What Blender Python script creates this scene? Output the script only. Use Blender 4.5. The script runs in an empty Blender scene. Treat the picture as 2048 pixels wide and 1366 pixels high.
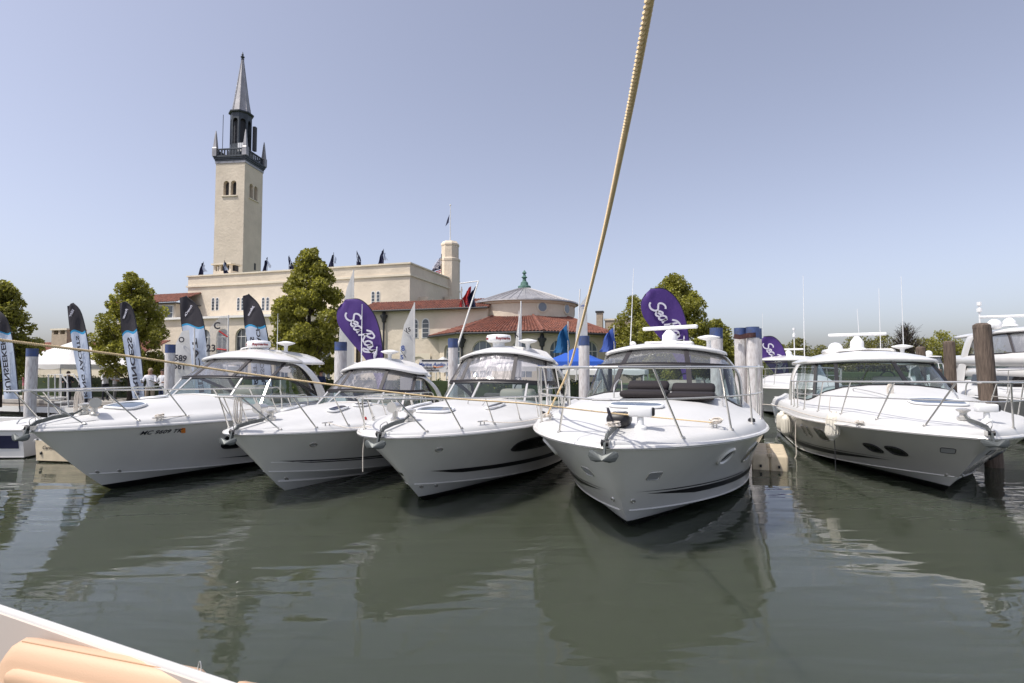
import bpy, bmesh, math, random
import numpy as np
from mathutils import Vector, Matrix
R = math.radians
random.seed(7); rng = np.random.default_rng(7)
SC = bpy.context.scene
COL = SC.collection

# ------------------------------------------------------------------ camera, sky, sun, exposure
EYE = 2.5
PITCH = math.atan(50 / (19 / 36 * 2048))
cam_d = bpy.data.cameras.new('camera'); cam_d.lens = 19; cam_d.sensor_width = 36
cam_d.clip_start = 0.05; cam_d.clip_end = 6000
cam = bpy.data.objects.new('camera', cam_d); COL.objects.link(cam)
cam.location = (0, 0, EYE); cam.rotation_euler = (math.pi / 2 + PITCH, 0, 0)
SC.camera = cam

SUN = Vector((-0.90, -0.44, 0)).normalized() * math.cos(R(60)) + Vector((0, 0, math.sin(R(60))))
w = bpy.data.worlds.new('World'); SC.world = w; w.use_nodes = True
nt = w.node_tree; nt.nodes.clear()
sky = nt.nodes.new('ShaderNodeTexSky'); sky.sky_type = 'NISHITA'; sky.sun_disc = False
sky.sun_elevation = R(60); sky.sun_rotation = math.atan2(SUN.x, SUN.y)
sky.altitude = 0; sky.air_density = 1.0; sky.dust_density = 2.3; sky.ozone_density = 4.0
bg = nt.nodes.new('ShaderNodeBackground'); bg.inputs[1].default_value = 0.15
hs = nt.nodes.new('ShaderNodeHueSaturation'); hs.inputs['Saturation'].default_value = 0.58
wo = nt.nodes.new('ShaderNodeOutputWorld')
nt.links.new(sky.outputs[0], hs.inputs['Color']); mg = nt.nodes.new('ShaderNodeMix'); mg.data_type = 'RGBA'; mg.blend_type = 'MULTIPLY'; mg.inputs[0].default_value = 1; mg.inputs[7].default_value = (1.0, 0.955, 1.0, 1)
nt.links.new(hs.outputs[0], mg.inputs[6]); nt.links.new(mg.outputs[2], bg.inputs[0]); nt.links.new(bg.outputs[0], wo.inputs[0])
sd = bpy.data.lights.new('sun', 'SUN'); sd.energy = 3.4; sd.angle = R(0.53); sd.color = (1, 0.95, 0.88)
so = bpy.data.objects.new('sun', sd); COL.objects.link(so)
so.rotation_euler = SUN.to_track_quat('Z', 'Y').to_euler(); so.location = (-30, -15, 60)
SC.view_settings.view_transform = 'Standard'; SC.view_settings.look = 'None'
SC.view_settings.gamma = 1; SC.view_settings.use_curve_mapping = False
SC.view_settings.exposure = 0.3
SC.render.engine = 'CYCLES'
SC.cycles.use_denoising = True
SC.cycles.max_bounces = 10; SC.cycles.transparent_max_bounces = 24; SC.cycles.glossy_bounces = 4
SC.cycles.diffuse_bounces = 3; SC.cycles.transmission_bounces = 4
SC.cycles.caustics_reflective = True; SC.cycles.blur_glossy = 0.15; SC.cycles.sample_clamp_indirect = 3.0; SC.cycles.caustics_refractive = False

# ------------------------------------------------------------------ pixel -> place (photograph's pixels, 2048 wide)
FPX = 19 / 36 * 2048
def ray(px, py):
    x = (px - 1024) / FPX; y = -(py - 683) / FPX
    c, s = math.cos(PITCH), math.sin(PITCH)
    return Vector((x, c - s * y, s + c * y))
def at(px, py, Y):
    r = ray(px, py); return Vector((0, 0, EYE)) + r * (Y / r.y)
def onz(px, py, z):
    r = ray(px, py); return Vector((0, 0, EYE)) + r * ((z - EYE) / r.z)
E1 = Vector((math.sin(R(16.8)), math.cos(R(16.8)), 0))      # away from the water's edge
E2 = Vector((-E1.y, E1.x, 0))                                # along it, to the left
GZ = 0.62                                                    # the land above the water

# ------------------------------------------------------------------ materials
MATS = {}
def mat(name, col, rough=0.6, metal=0.0, var=0.0, vscale=3.0, bump=0.0, bscale=20.0, spec=0.5, coat=0.0, col2=None, stretch=(1, 1, 1), trans=0.0, detail=4, emis=None):
    if name in MATS: return MATS[name]
    m = bpy.data.materials.new(name); m.use_nodes = True; t = m.node_tree; b = t.nodes['Principled BSDF']
    b.inputs['Base Color'].default_value = (*col, 1); b.inputs['Roughness'].default_value = rough
    b.inputs['Metallic'].default_value = metal; b.inputs['Specular IOR Level'].default_value = spec
    if coat: b.inputs['Coat Weight'].default_value = coat; b.inputs['Coat Roughness'].default_value = 0.06
    if var or bump:
        tc = t.nodes.new('ShaderNodeTexCoord'); mp = t.nodes.new('ShaderNodeMapping'); mp.inputs['Scale'].default_value = stretch
        t.links.new(tc.outputs['Object'], mp.inputs[0])
    if var:
        n = t.nodes.new('ShaderNodeTexNoise'); n.inputs['Scale'].default_value = vscale; n.inputs['Detail'].default_value = detail
        t.links.new(mp.outputs[0], n.inputs[0])
        r = t.nodes.new('ShaderNodeValToRGB'); r.color_ramp.elements[0].position = 0.3; r.color_ramp.elements[1].position = 0.7
        c2 = col2 if col2 else tuple(max(0, c * (1 - var)) for c in col)
        r.color_ramp.elements[0].color = (*c2, 1); r.color_ramp.elements[1].color = (*(tuple(min(1, c * (1 + var * 0.5)) for c in col) if not col2 else col), 1)
        t.links.new(n.outputs[0], r.inputs[0]); t.links.new(r.outputs[0], b.inputs['Base Color'])
        rr = t.nodes.new('ShaderNodeMapRange'); rr.inputs[3].default_value = rough * 1.12; rr.inputs[4].default_value = rough * 0.88
        t.links.new(n.outputs[0], rr.inputs[0]); t.links.new(rr.outputs[0], b.inputs['Roughness'])
    if bump:
        n2 = t.nodes.new('ShaderNodeTexNoise'); n2.inputs['Scale'].default_value = bscale; n2.inputs['Detail'].default_value = 5
        t.links.new(mp.outputs[0], n2.inputs[0])
        bp = t.nodes.new('ShaderNodeBump'); bp.inputs['Strength'].default_value = 1; bp.inputs['Distance'].default_value = bump
        t.links.new(n2.outputs[0], bp.inputs['Height']); t.links.new(bp.outputs[0], b.inputs['Normal'])
    if trans:
        tr = t.nodes.new('ShaderNodeBsdfTranslucent'); tr.inputs[0].default_value = (*col, 1)
        mx = t.nodes.new('ShaderNodeMixShader'); mx.inputs[0].default_value = trans
        o = t.nodes['Material Output']
        if var: t.links.new(r.outputs[0], tr.inputs[0])
        t.links.new(b.outputs[0], mx.inputs[1]); t.links.new(tr.outputs[0], mx.inputs[2]); t.links.new(mx.outputs[0], o.inputs[0])
    MATS[name] = m; return m

def glass(name, tint, refl=1.5, rough=0.02, bump=0.0, bscale=3.0, haze=0.0):
    """thin sheet: tinted see-through plus a mirror that grows at grazing angles"""
    m = bpy.data.materials.new(name); m.use_nodes = True; t = m.node_tree; t.nodes.clear()
    o = t.nodes.new('ShaderNodeOutputMaterial'); tr = t.nodes.new('ShaderNodeBsdfTransparent'); tr.inputs[0].default_value = (*tint, 1)
    g = t.nodes.new('ShaderNodeBsdfGlossy'); g.inputs['Roughness'].default_value = rough
    f = t.nodes.new('ShaderNodeLayerWeight'); f.inputs[0].default_value = 0.5; pw = t.nodes.new('ShaderNodeMath'); pw.operation = 'POWER'; pw.inputs[1].default_value = 4.0
    mr = t.nodes.new('ShaderNodeMapRange'); mr.inputs[3].default_value = (refl - 1) * 0.14; mr.inputs[4].default_value = 0.95
    t.links.new(f.outputs['Facing'], pw.inputs[0]); t.links.new(pw.outputs[0], mr.inputs[0])
    mx = t.nodes.new('ShaderNodeMixShader')
    t.links.new(mr.outputs[0], mx.inputs[0]); t.links.new(tr.outputs[0], mx.inputs[1]); t.links.new(g.outputs[0], mx.inputs[2])
    out = mx
    if haze:
        d = t.nodes.new('ShaderNodeBsdfDiffuse'); d.inputs[0].default_value = (0.8, 0.8, 0.8, 1); m2 = t.nodes.new('ShaderNodeMixShader'); m2.inputs[0].default_value = haze
        t.links.new(mx.outputs[0], m2.inputs[1]); t.links.new(d.outputs[0], m2.inputs[2]); out = m2
    if bump:
        tc = t.nodes.new('ShaderNodeTexCoord'); mp = t.nodes.new('ShaderNodeMapping'); mp.inputs['Scale'].default_value = (2.2, 1, 0.6)
        n = t.nodes.new('ShaderNodeTexNoise'); n.inputs['Scale'].default_value = bscale; n.inputs['Detail'].default_value = 2
        bp = t.nodes.new('ShaderNodeBump'); bp.inputs['Distance'].default_value = bump
        t.links.new(tc.outputs['Object'], mp.inputs[0]); t.links.new(mp.outputs[0], n.inputs[0]); t.links.new(n.outputs[0], bp.inputs['Height'])
        t.links.new(bp.outputs[0], g.inputs['Normal']); t.links.new(bp.outputs[0], f.inputs['Normal'])
    t.links.new(out.outputs[0], o.inputs[0]); MATS[name] = m; return m

gel = mat('gelcoat', (0.74, 0.72, 0.685), 0.22, var=0.07, vscale=1.3, stretch=(1, 1, .35), coat=0.4)
geld = mat('deck_gelcoat', (0.60, 0.597, 0.58), 0.42, var=0.05, vscale=1.6)
silver = mat('silver_gelcoat', (0.50, 0.48, 0.46), 0.22, metal=0.0, var=0.04, vscale=0.8, coat=0.5)
steel = mat('stainless', (0.66, 0.64, 0.60), 0.22, metal=0.62)
galv = mat('galvanised', (0.11, 0.12, 0.115), 0.5, metal=0.4, var=0.15, vscale=14)
black = mat('black_trim', (0.014, 0.013, 0.014), 0.45)
bvinyl = mat('black_vinyl', (0.022, 0.018, 0.02), 0.55, bump=0.002, bscale=30)
pad = mat('sunpad_cloth', (0.013, 0.009, 0.010), 0.8, bump=0.004, bscale=25)
dglass = mat('dark_window', (0.012, 0.013, 0.015), 0.06, spec=0.6)
wglass = glass('windscreen_glass', (0.66, 0.76, 0.76), 1.5)
cvinyl = glass('clear_vinyl', (0.62, 0.60, 0.61), 2.4, 0.06, bump=0.06, bscale=2.4, haze=0.07)
hglass = mat('hatch_acrylic', (0.09, 0.12, 0.16), 0.08, spec=0.7)
wplast = mat('white_plastic', (0.78, 0.78, 0.77), 0.35)
gplast = mat('grey_plastic', (0.30, 0.30, 0.31), 0.5)
ropem = mat('rope_nylon', (0.92, 0.70, 0.40), 0.8, var=0.12, vscale=40, bump=0.002, bscale=90)
ropew = mat('rope_white', (0.66, 0.60, 0.52), 0.85, var=0.2, vscale=40)
cream = mat('cream_upholstery', (0.62, 0.57, 0.48), 0.6)
stucco = mat('stucco', (0.70, 0.605, 0.475), 0.9, var=0.13, vscale=0.35, bump=0.05, bscale=2.2)
stucco_l = mat('stucco_trim', (0.72, 0.64, 0.50), 0.85, var=0.1, vscale=1.0)
brickb = mat('buff_brick', (0.42, 0.34, 0.25), 0.9, var=0.15, vscale=3, bump=0.02, bscale=8)
tile = mat('roof_tile', (0.25, 0.09, 0.055), 0.85, var=0.45, vscale=2.2, col2=(0.13, 0.055, 0.042), detail=8)
lead = mat('lead_roof', (0.36, 0.35, 0.35), 0.45, metal=0.35, var=0.3, vscale=1.1, stretch=(1, 1, 0.4))
verd = mat('verdigris', (0.10, 0.20, 0.16), 0.7, var=0.3, vscale=3)
darkcop = mat('dark_copper', (0.055, 0.065, 0.075), 0.55, metal=0.2, var=0.3, vscale=1.2)
iron = mat('dark_iron', (0.035, 0.035, 0.038), 0.6)
wpaint = mat('white_frame', (0.74, 0.72, 0.68), 0.5)
winglass = mat('window_glass', (0.05, 0.06, 0.075), 0.06, spec=0.8)
wingrey = mat('window_grey', (0.16, 0.19, 0.23), 0.12, spec=0.8)
leafA = mat('leaf_bright', (0.39, 0.38, 0.06), 0.5, var=0.45, vscale=1.4, trans=0.55, detail=3)
leafB = mat('leaf_deep', (0.25, 0.245, 0.042), 0.5, var=0.4, vscale=1.4, trans=0.3, detail=3)
leafC = mat('leaf_spring', (0.20, 0.19, 0.055), 0.6, var=0.35, vscale=0.8, trans=0.3)
bark = mat('bark', (0.055, 0.042, 0.032), 0.9, var=0.3, vscale=8, bump=0.02, bscale=15)
hedgem = mat('hedge_leaf', (0.035, 0.06, 0.014), 0.6, var=0.4, vscale=4, trans=0.2)
grassm = mat('lawn', (0.07, 0.105, 0.028), 0.9, var=0.3, vscale=1.5, bump=0.03, bscale=40)
conc = mat('concrete', (0.38, 0.36, 0.33), 0.9, var=0.2, vscale=2, bump=0.01, bscale=30)
dockw = mat('dock_timber', (0.30, 0.26, 0.22), 0.85, var=0.3, vscale=4, stretch=(6, 6, 1))
pilew = mat('pile_timber', (0.135, 0.10, 0.075), 0.9, var=0.45, vscale=5, bump=0.03, bscale=7, stretch=(5, 5, 0.6))
pilep = mat('pile_white_paint', (0.72, 0.70, 0.68), 0.75, var=0.2, vscale=6, col2=(0.46, 0.42, 0.40), stretch=(3, 3, .7), detail=10, bump=0.01, bscale=12)
pileb = mat('pile_blue_paint', (0.045, 0.085, 0.24), 0.6, var=0.35, vscale=6, col2=(0.06, 0.075, 0.13))
rust = mat('rusty_band', (0.07, 0.03, 0.028), 0.9, var=0.3, vscale=12)
tentm = mat('tent_canvas', (0.78, 0.77, 0.75), 0.7, trans=0.2, bump=0.03, bscale=1.5)
bluet = mat('blue_canopy', (0.02, 0.10, 0.48), 0.65, trans=0.15)
flagb = mat('flag_black', (0.028, 0.024, 0.03), 0.7, bump=0.03, bscale=3, stretch=(1, 1, .4))
flagw = mat('flag_white', (0.60, 0.67, 0.80), 0.7, trans=0.25, bump=0.04, bscale=3, stretch=(1, 1, .4))
flagc = mat('flag_cyan', (0.03, 0.30, 0.55), 0.7)
flagp = mat('flag_purple', (0.072, 0.030, 0.19), 0.65, trans=0.1, bump=0.04, bscale=2.5, stretch=(1, 1, .4))
flagt = mat('flag_lettering', (0.66, 0.64, 0.70), 0.7)
inkb = mat('ink_dark', (0.02, 0.02, 0.03), 0.7)
navy = mat('navy_cloth', (0.012, 0.014, 0.05), 0.75, trans=0.1)
redc = mat('red_cloth', (0.45, 0.03, 0.03), 0.75, trans=0.15)
teal = mat('blue_cloth', (0.01, 0.10, 0.25), 0.75, trans=0.15)
blue2 = mat('royal_cloth', (0.05, 0.10, 0.36), 0.75, trans=0.15)
sailm = mat('sail_cloth', (0.70, 0.69, 0.66), 0.7, trans=0.35, bump=0.03, bscale=2)
sailt = glass('clear_sail', (0.72, 0.72, 0.70), 1.3, 0.2, haze=0.25)
inkblue = mat('ink_blue', (0.03, 0.08, 0.30), 0.7)
orange = mat('orange_print', (0.75, 0.22, 0.03), 0.6)
redink = mat('red_print', (0.42, 0.02, 0.03), 0.6)
coam = mat('coaming_liner', (0.52, 0.45, 0.39), 0.55)
tan = mat('tan_leather', (0.64, 0.42, 0.265), 0.42, bump=0.0006, bscale=220)
tanp = mat('tan_piping', (0.45, 0.27, 0.15), 0.5)
floatm = mat('float_plastic', (0.62, 0.52, 0.36), 0.6, var=0.2, vscale=4)
skin = mat('skin', (0.42, 0.24, 0.17), 0.6)
fender = mat('fender_vinyl', (0.70, 0.66, 0.56), 0.45, var=0.08, vscale=6)
CLOTH = {k: mat('cloth_' + k, c, 0.85) for k, c in dict(white=(0.68, 0.68, 0.70), pink=(0.5, 0.16, 0.2), dark=(0.02, 0.022, 0.03), khaki=(0.34, 0.27, 0.19), navy=(0.02, 0.03, 0.08), blue=(0.25, 0.36, 0.55), hair=(0.03, 0.02, 0.015), grey=(0.2, 0.2, 0.2), red=(0.3, .05, .05)).items()}

def hullpaint(name, top, band=0.10):
    """bottom panel of a hull: black antifouling below the painted waterline"""
    m = bpy.data.materials.new(name); m.use_nodes = True; t = m.node_tree; b = t.nodes['Principled BSDF']
    tc = t.nodes.new('ShaderNodeTexCoord'); sx = t.nodes.new('ShaderNodeSeparateXYZ'); c = t.nodes.new('ShaderNodeMath'); c.operation = 'GREATER_THAN'; c.inputs[1].default_value = band
    mx = t.nodes.new('ShaderNodeMix'); mx.data_type = 'RGBA'; mx.inputs[6].default_value = (0.012, 0.012, 0.013, 1); mx.inputs[7].default_value = (*top, 1)
    t.links.new(tc.outputs['Object'], sx.inputs[0]); t.links.new(sx.outputs[2], c.inputs[0]); t.links.new(c.outputs[0], mx.inputs[0]); t.links.new(mx.outputs[2], b.inputs['Base Color'])
    b.inputs['Roughness'].default_value = 0.3; MATS[name] = m; return m

def water_mat():
    m = bpy.data.materials.new('harbour_water'); m.use_nodes = True; t = m.node_tree; b = t.nodes['Principled BSDF']
    b.inputs['Base Color'].default_value = (0.050, 0.058, 0.040, 1); b.inputs['Roughness'].default_value = 0.006; b.inputs['Subsurface Weight'].default_value = 1.0; b.inputs['Subsurface Radius'].default_value = (0.5, 0.6, 0.45); b.inputs['Subsurface Scale'].default_value = 4.0; b.inputs['IOR'].default_value = 1.34
    tc = t.nodes.new('ShaderNodeTexCoord')
    def noise(scale, stretch, det, rot=0.0, dist=0.0):
        mp = t.nodes.new('ShaderNodeMapping'); mp.inputs['Scale'].default_value = stretch; mp.inputs['Rotation'].default_value = (0, 0, rot)
        n = t.nodes.new('ShaderNodeTexNoise'); n.inputs['Scale'].default_value = scale; n.inputs['Detail'].default_value = det; n.inputs['Distortion'].default_value = dist
        t.links.new(tc.outputs['Object'], mp.inputs[0]); t.links.new(mp.outputs[0], n.inputs[0]); return n
    def bump(n, d, prev=None, mask=None):
        bp = t.nodes.new('ShaderNodeBump'); bp.inputs['Distance'].default_value = d
        if mask is not None: t.links.new(mask, bp.inputs['Strength'])
        t.links.new(n.outputs[0], bp.inputs['Height'])
        if prev: t.links.new(prev.outputs[0], bp.inputs['Normal'])
        return bp
    patch = noise(0.16, (1, 1.4, 1), 2); mr = t.nodes.new('ShaderNodeMapRange'); mr.inputs[1].default_value = 0.42; mr.inputs[2].default_value = 0.66; mr.inputs[3].default_value = 0.3; mr.inputs[4].default_value = 1.0
    t.links.new(patch.outputs[0], mr.inputs[0])
    b1 = bump(noise(0.7, (0.32, 1.7, 1), 1, 0.12, 0.3), 0.017)
    b2 = bump(noise(1.6, (0.45, 1.8, 1), 1.5, -0.1, 0.5), 0.0125, b1)
    b3 = bump(noise(7.0, (0.5, 1.6, 1), 2, 0.1, 0.6), 0.0014, b2, mr.outputs[0])
    t.links.new(b3.outputs[0], b.inputs['Normal']); MATS['water'] = m; return m

# ------------------------------------------------------------------ mesh building
class MB:
    def __init__(s): s.v = []; s.f = []; s.mi = []
    def add(s, vs, fs, mi=0):
        o = len(s.v); s.v += [tuple(p) for p in vs]; s.f += [tuple(i + o for i in f) for f in fs]; s.mi += [mi] * len(fs); return s
    def box(s, c, d, M=None, mi=0):
        x, y, z = (k / 2 for k in d); c = Vector(c)
        vs = [Vector(p) for p in ((-x, -y, -z), (x, -y, -z), (x, y, -z), (-x, y, -z), (-x, -y, z), (x, -y, z), (x, y, z), (-x, y, z))]
        vs = [c + (M @ p if M else p) for p in vs]
        return s.add(vs, [(0, 3, 2, 1), (4, 5, 6, 7), (0, 1, 5, 4), (1, 2, 6, 5), (2, 3, 7, 6), (3, 0, 4, 7)], mi)
    def bbox(s, p0, p1, mi=0):
        p0 = Vector(p0); p1 = Vector(p1); return s.box((p0 + p1) / 2, [abs(k) for k in (p1 - p0)], None, mi)
    def tube(s, path, r, seg=8, cap=True, mi=0, flat=None, closed=False, up=Vector((0, 0, 1))):
        """round (or flat=(w,h) rectangular) bar along a path; r may be a list"""
        P = [Vector(p) for p in path]; n = len(P); rows = []
        prev = None
        for i, p in enumerate(P):
            if closed: t = P[(i + 1) % n] - P[i - 1]
            else: t = P[min(i + 1, n - 1)] - P[max(i - 1, 0)]
            t.normalize()
            a = up.cross(t) if prev is None else prev - t * prev.dot(t)
            if a.length < 1e-4: a = Vector((1, 0, 0)).cross(t)
            if a.length < 1e-4: a = Vector((0, 1, 0)).cross(t)
            a.normalize(); prev = a; b = t.cross(a)
            if flat:
                w_, h_ = flat; rows.append([p + a * w_ / 2 + b * h_ / 2, p - a * w_ / 2 + b * h_ / 2, p - a * w_ / 2 - b * h_ / 2, p + a * w_ / 2 - b * h_ / 2])
            else:
                rr = r[i] if isinstance(r, (list, tuple)) else r
                rows.append([p + (a * math.cos(2 * math.pi * k / seg) + b * math.sin(2 * math.pi * k / seg)) * rr for k in range(seg)])
        return s.rings(rows, cap, mi, closed)
    def rings(s, rows, cap=True, mi=0, closed=False):
        m = len(rows[0]); n = len(rows); vs = [p for r_ in rows for p in r_]; fs = []
        for i in range(n if closed else n - 1):
            j = (i + 1) % n
            for k in range(m): fs.append((i * m + k, i * m + (k + 1) % m, j * m + (k + 1) % m, j * m + k))
        if cap and not closed: fs += [tuple(range(m))[::-1], tuple((n - 1) * m + k for k in range(m))]
        return s.add(vs, fs, mi)
    def lathe(s, prof, c=(0, 0, 0), seg=24, cap=True, mi=0, ph=0.0, M=None):
        c = Vector(c); rows = []
        for r_, z in prof:
            row = [Vector((r_ * math.cos(2 * math.pi * k / seg + ph), r_ * math.sin(2 * math.pi * k / seg + ph), z)) for k in range(seg)]
            rows.append([c + (M @ p if M else p) for p in row])
        return s.rings(rows, cap, mi)
    def grid(s, rows, mi=0, flip=False):
        m = len(rows[0]); n = len(rows); fs = []
        for i in range(n - 1):
            for k in range(m - 1):
                f = (i * m + k, i * m + k + 1, (i + 1) * m + k + 1, (i + 1) * m + k); fs.append(f[::-1] if flip else f)
        return s.add([p for r_ in rows for p in r_], fs, mi)
    def prism(s, poly, v, mi=0):
        """closed polygon (3-D points) pushed along v"""
        v = Vector(v); n = len(poly); P = [Vector(p) for p in poly]
        fs = [tuple(range(n)), tuple(range(2 * n - 1, n - 1, -1))] + [(i, i + n, (i + 1) % n + n, (i + 1) % n) for i in range(n)]
        return s.add(P + [p + v for p in P], fs, mi)
    def build(s, name, m, parent=None, smooth=None, label=None, cat=None, group=None, kind=None, loc=None, angle=35, weld=False):
        me = bpy.data.meshes.new(name); off = Vector((0, 0, 0))
        if parent is None:
            if loc is not None: off = Vector(loc)
            else:
                a = np.array(s.v); off = Vector(((a[:, 0].min() + a[:, 0].max()) / 2, (a[:, 1].min() + a[:, 1].max()) / 2, a[:, 2].min()))
            me.from_pydata([(x - off.x, y - off.y, z - off.z) for x, y, z in s.v], [], s.f)
        else: me.from_pydata(s.v, [], s.f)
        ms = m if isinstance(m, (list, tuple)) else [m]
        for k in ms: me.materials.append(k)
        if len(ms) > 1: me.polygons.foreach_set('material_index', s.mi)
        bm = bmesh.new(); bm.from_mesh(me)
        if weld: bmesh.ops.remove_doubles(bm, verts=bm.verts, dist=1e-5)
        bmesh.ops.recalc_face_normals(bm, faces=bm.faces); bm.to_mesh(me); bm.free()
        if smooth is not None:
            me.polygons.foreach_set('use_smooth', [True] * len(me.polygons))
            try: me.set_sharp_from_angle(angle=R(angle))
            except Exception: pass
        me.update(); o = bpy.data.objects.new(name, me); COL.objects.link(o)
        if parent is not None: o.parent = parent
        else: o.location = off
        return tag(o, label, cat, group, kind)
def tag(o, label=None, cat=None, group=None, kind=None):
    for k, v in (('label', label), ('category', cat), ('group', group), ('kind', kind)):
        if v: o[k] = v
    return o
def thing(name, label, cat, loc=(0, 0, 0), rz=0.0, group=None):
    o = bpy.data.objects.new(name, None); COL.objects.link(o); o.location = loc; o.rotation_euler = (0, 0, rz); o.empty_display_size = 0.2
    return tag(o, label, cat, group)
def copy_tree(o, parent=None):
    kids = list(o.children); c = o.copy(); COL.objects.link(c); c.parent = parent
    for k in kids: copy_tree(k, c)
    return c
def share(src, parent, loc, M=None):
    c = src.copy(); COL.objects.link(c); c.parent = parent; c.location = loc
    return c
def smooth_path(pts, n=8):
    """Catmull-Rom through points"""
    P = [Vector(p) for p in pts]; out = []
    for i in range(len(P) - 1):
        a, b, c, d = P[max(i - 1, 0)], P[i], P[i + 1], P[min(i + 2, len(P) - 1)]
        for k in range(n):
            t = k / n; out.append(0.5 * ((2 * b) + (c - a) * t + (2 * a - 5 * b + 4 * c - d) * t * t + (3 * b - a - 3 * c + d) * t ** 3))
    out.append(P[-1]); return out
def text_obj(s, size, m, parent, M, name='lettering', ext=0.0015, shear=0.0, space=1.0, align='CENTER', bold=0.0):
    cu = bpy.data.curves.new(name, 'FONT'); cu.body = s; cu.size = size; cu.extrude = ext; cu.shear = shear; cu.space_character = space
    cu.align_x = align; cu.align_y = 'CENTER'; cu.offset = bold; cu.resolution_u = 3
    t = bpy.data.objects.new(name, cu); COL.objects.link(t)
    me = bpy.data.meshes.new_from_object(t.evaluated_get(bpy.context.evaluated_depsgraph_get()))
    bpy.data.objects.remove(t); bpy.data.curves.remove(cu)
    me.transform(M); me.materials.clear(); me.materials.append(m); me.name = name
    o = bpy.data.objects.new(name, me); COL.objects.link(o); o.parent = parent; return o
def frame(o, x, y):
    """matrix with local X along x, Y along y"""
    x = Vector(x).normalized(); y = Vector(y); z = x.cross(y).normalized(); y = z.cross(x)
    return Matrix(((x.x, y.x, z.x, o[0]), (x.y, y.y, z.y, o[1]), (x.z, y.z, z.z, o[2]), (0, 0, 0, 1)))
def lerp(a, b, t): return a + (b - a) * t
def sstep(t): t = max(0, min(1, t)); return t * t * (3 - 2 * t)
# ------------------------------------------------------------------ the setting: water, land, shore
wv = [(-260, -60, 0), (420, -60, 0), (420, 500, 0), (-260, 500, 0)]
MB().add(wv, [(0, 1, 2, 3)]).build('water', water_mat(), kind='structure', loc=(0, 0, 0))
S0 = Vector((0, 22, 0))
def shore(t, back=0.0, z=GZ): return S0 + E2 * t + E1 * back + Vector((0, 0, z))
A, D_ = shore(-7.8, 0, -1.5), shore(260, 0, -1.5)
m = MB(); m.prism([A, shore(-7.8, 420, -1.5), shore(260, 420, -1.5), D_], (0, 0, GZ + 1.5)); m.build('ground', grassm, kind='structure')
m = MB(); m.add([shore(-7.6, 0.35, GZ + .004), shore(120, 0.35, GZ + .004), shore(120, 3.6, GZ + .004), shore(-7.6, 3.6, GZ + .004)], [(0, 1, 2, 3)]); m.build('promenade', conc, kind='structure')
m = MB(); m.prism([Vector((26, 150, -1)), Vector((430, 128, -1)), Vector((430, 480, -1)), Vector((120, 480, -1))], (0, 0, 1.9)); m.build('far_shore', grassm, kind='structure')
sw = thing('seawall', 'long concrete seawall edging the lawn behind the moored boats', 'seawall', shore(30, 0, 0), math.atan2(E2.y, E2.x))
MB().bbox((-38, -.02, -1.4), (60, .25, GZ - .12)).build('wall_face', conc, sw)
MB().bbox((-38, -.12, GZ - .12), (60, .34, GZ + .06)).build('cap', conc, sw)
dk = thing('timber_dock', 'low weathered timber dock along the seawall at far left', 'dock', shore(30, 0, 0), math.atan2(E2.y, E2.x))
MB().bbox((-17, .14, .18), (20, .2, .46)).build('fascia_board', dockw, dk)
MB().bbox((-17, 1.46, .16), (20, 1.52, .44)).build('fascia_board', wpaint, dk)
pl = MB().bbox((0, .2, .40), (.38, 1.46, .44)).build('plank', dockw, dk); pl.location = (-17, 0, 0)
for i in range(1, 90): share(pl, dk, (-17 + i * .405, 0, random.uniform(-.006, .006)))
for i in range(10): MB().lathe([(.09, -1.2), (.09, .4)], (-16.4 + i * 4, 1.38, 0), 10).build('dock_leg', dockw, dk)

# ------------------------------------------------------------------ building helpers
def t_at(p0, px, d=E2):
    k = (px - 1024) / FPX; return (k * p0.y - p0.x) / (d.x - k * d.y)
def tile_slope(mb, p0, p1, q0, q1, pitch=0.27, courses=12):
    """barrel tiles: real rounded ribs with stepped courses on the slope p0p1 (eave) - q0q1 (top)"""
    p0, p1, q0, q1 = map(Vector, (p0, p1, q0, q1)); n = max(2, int((p1 - p0).length / pitch)); nrm = (p1 - p0).cross(q0 - p0).normalized()
    if nrm.z < 0: nrm = -nrm
    prof = [(0, 0), (.18, .085), (.5, .12), (.82, .085), (1, 0)]
    rows = []
    for c in range(courses):
        for lift, vv in ((.035, c / courses), (0, (c + .98) / courses)):
            row = []
            for i in range(n):
                jit = rng.uniform(-.012, .012)
                for x, h in prof[:-1] if i < n - 1 else prof:
                    u = (i + x) / n; a = p0.lerp(p1, u); b = q0.lerp(q1, u); row.append(a.lerp(b, vv) + nrm * (h + lift + jit))
            rows.append(row)
    mb.grid(rows)
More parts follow.
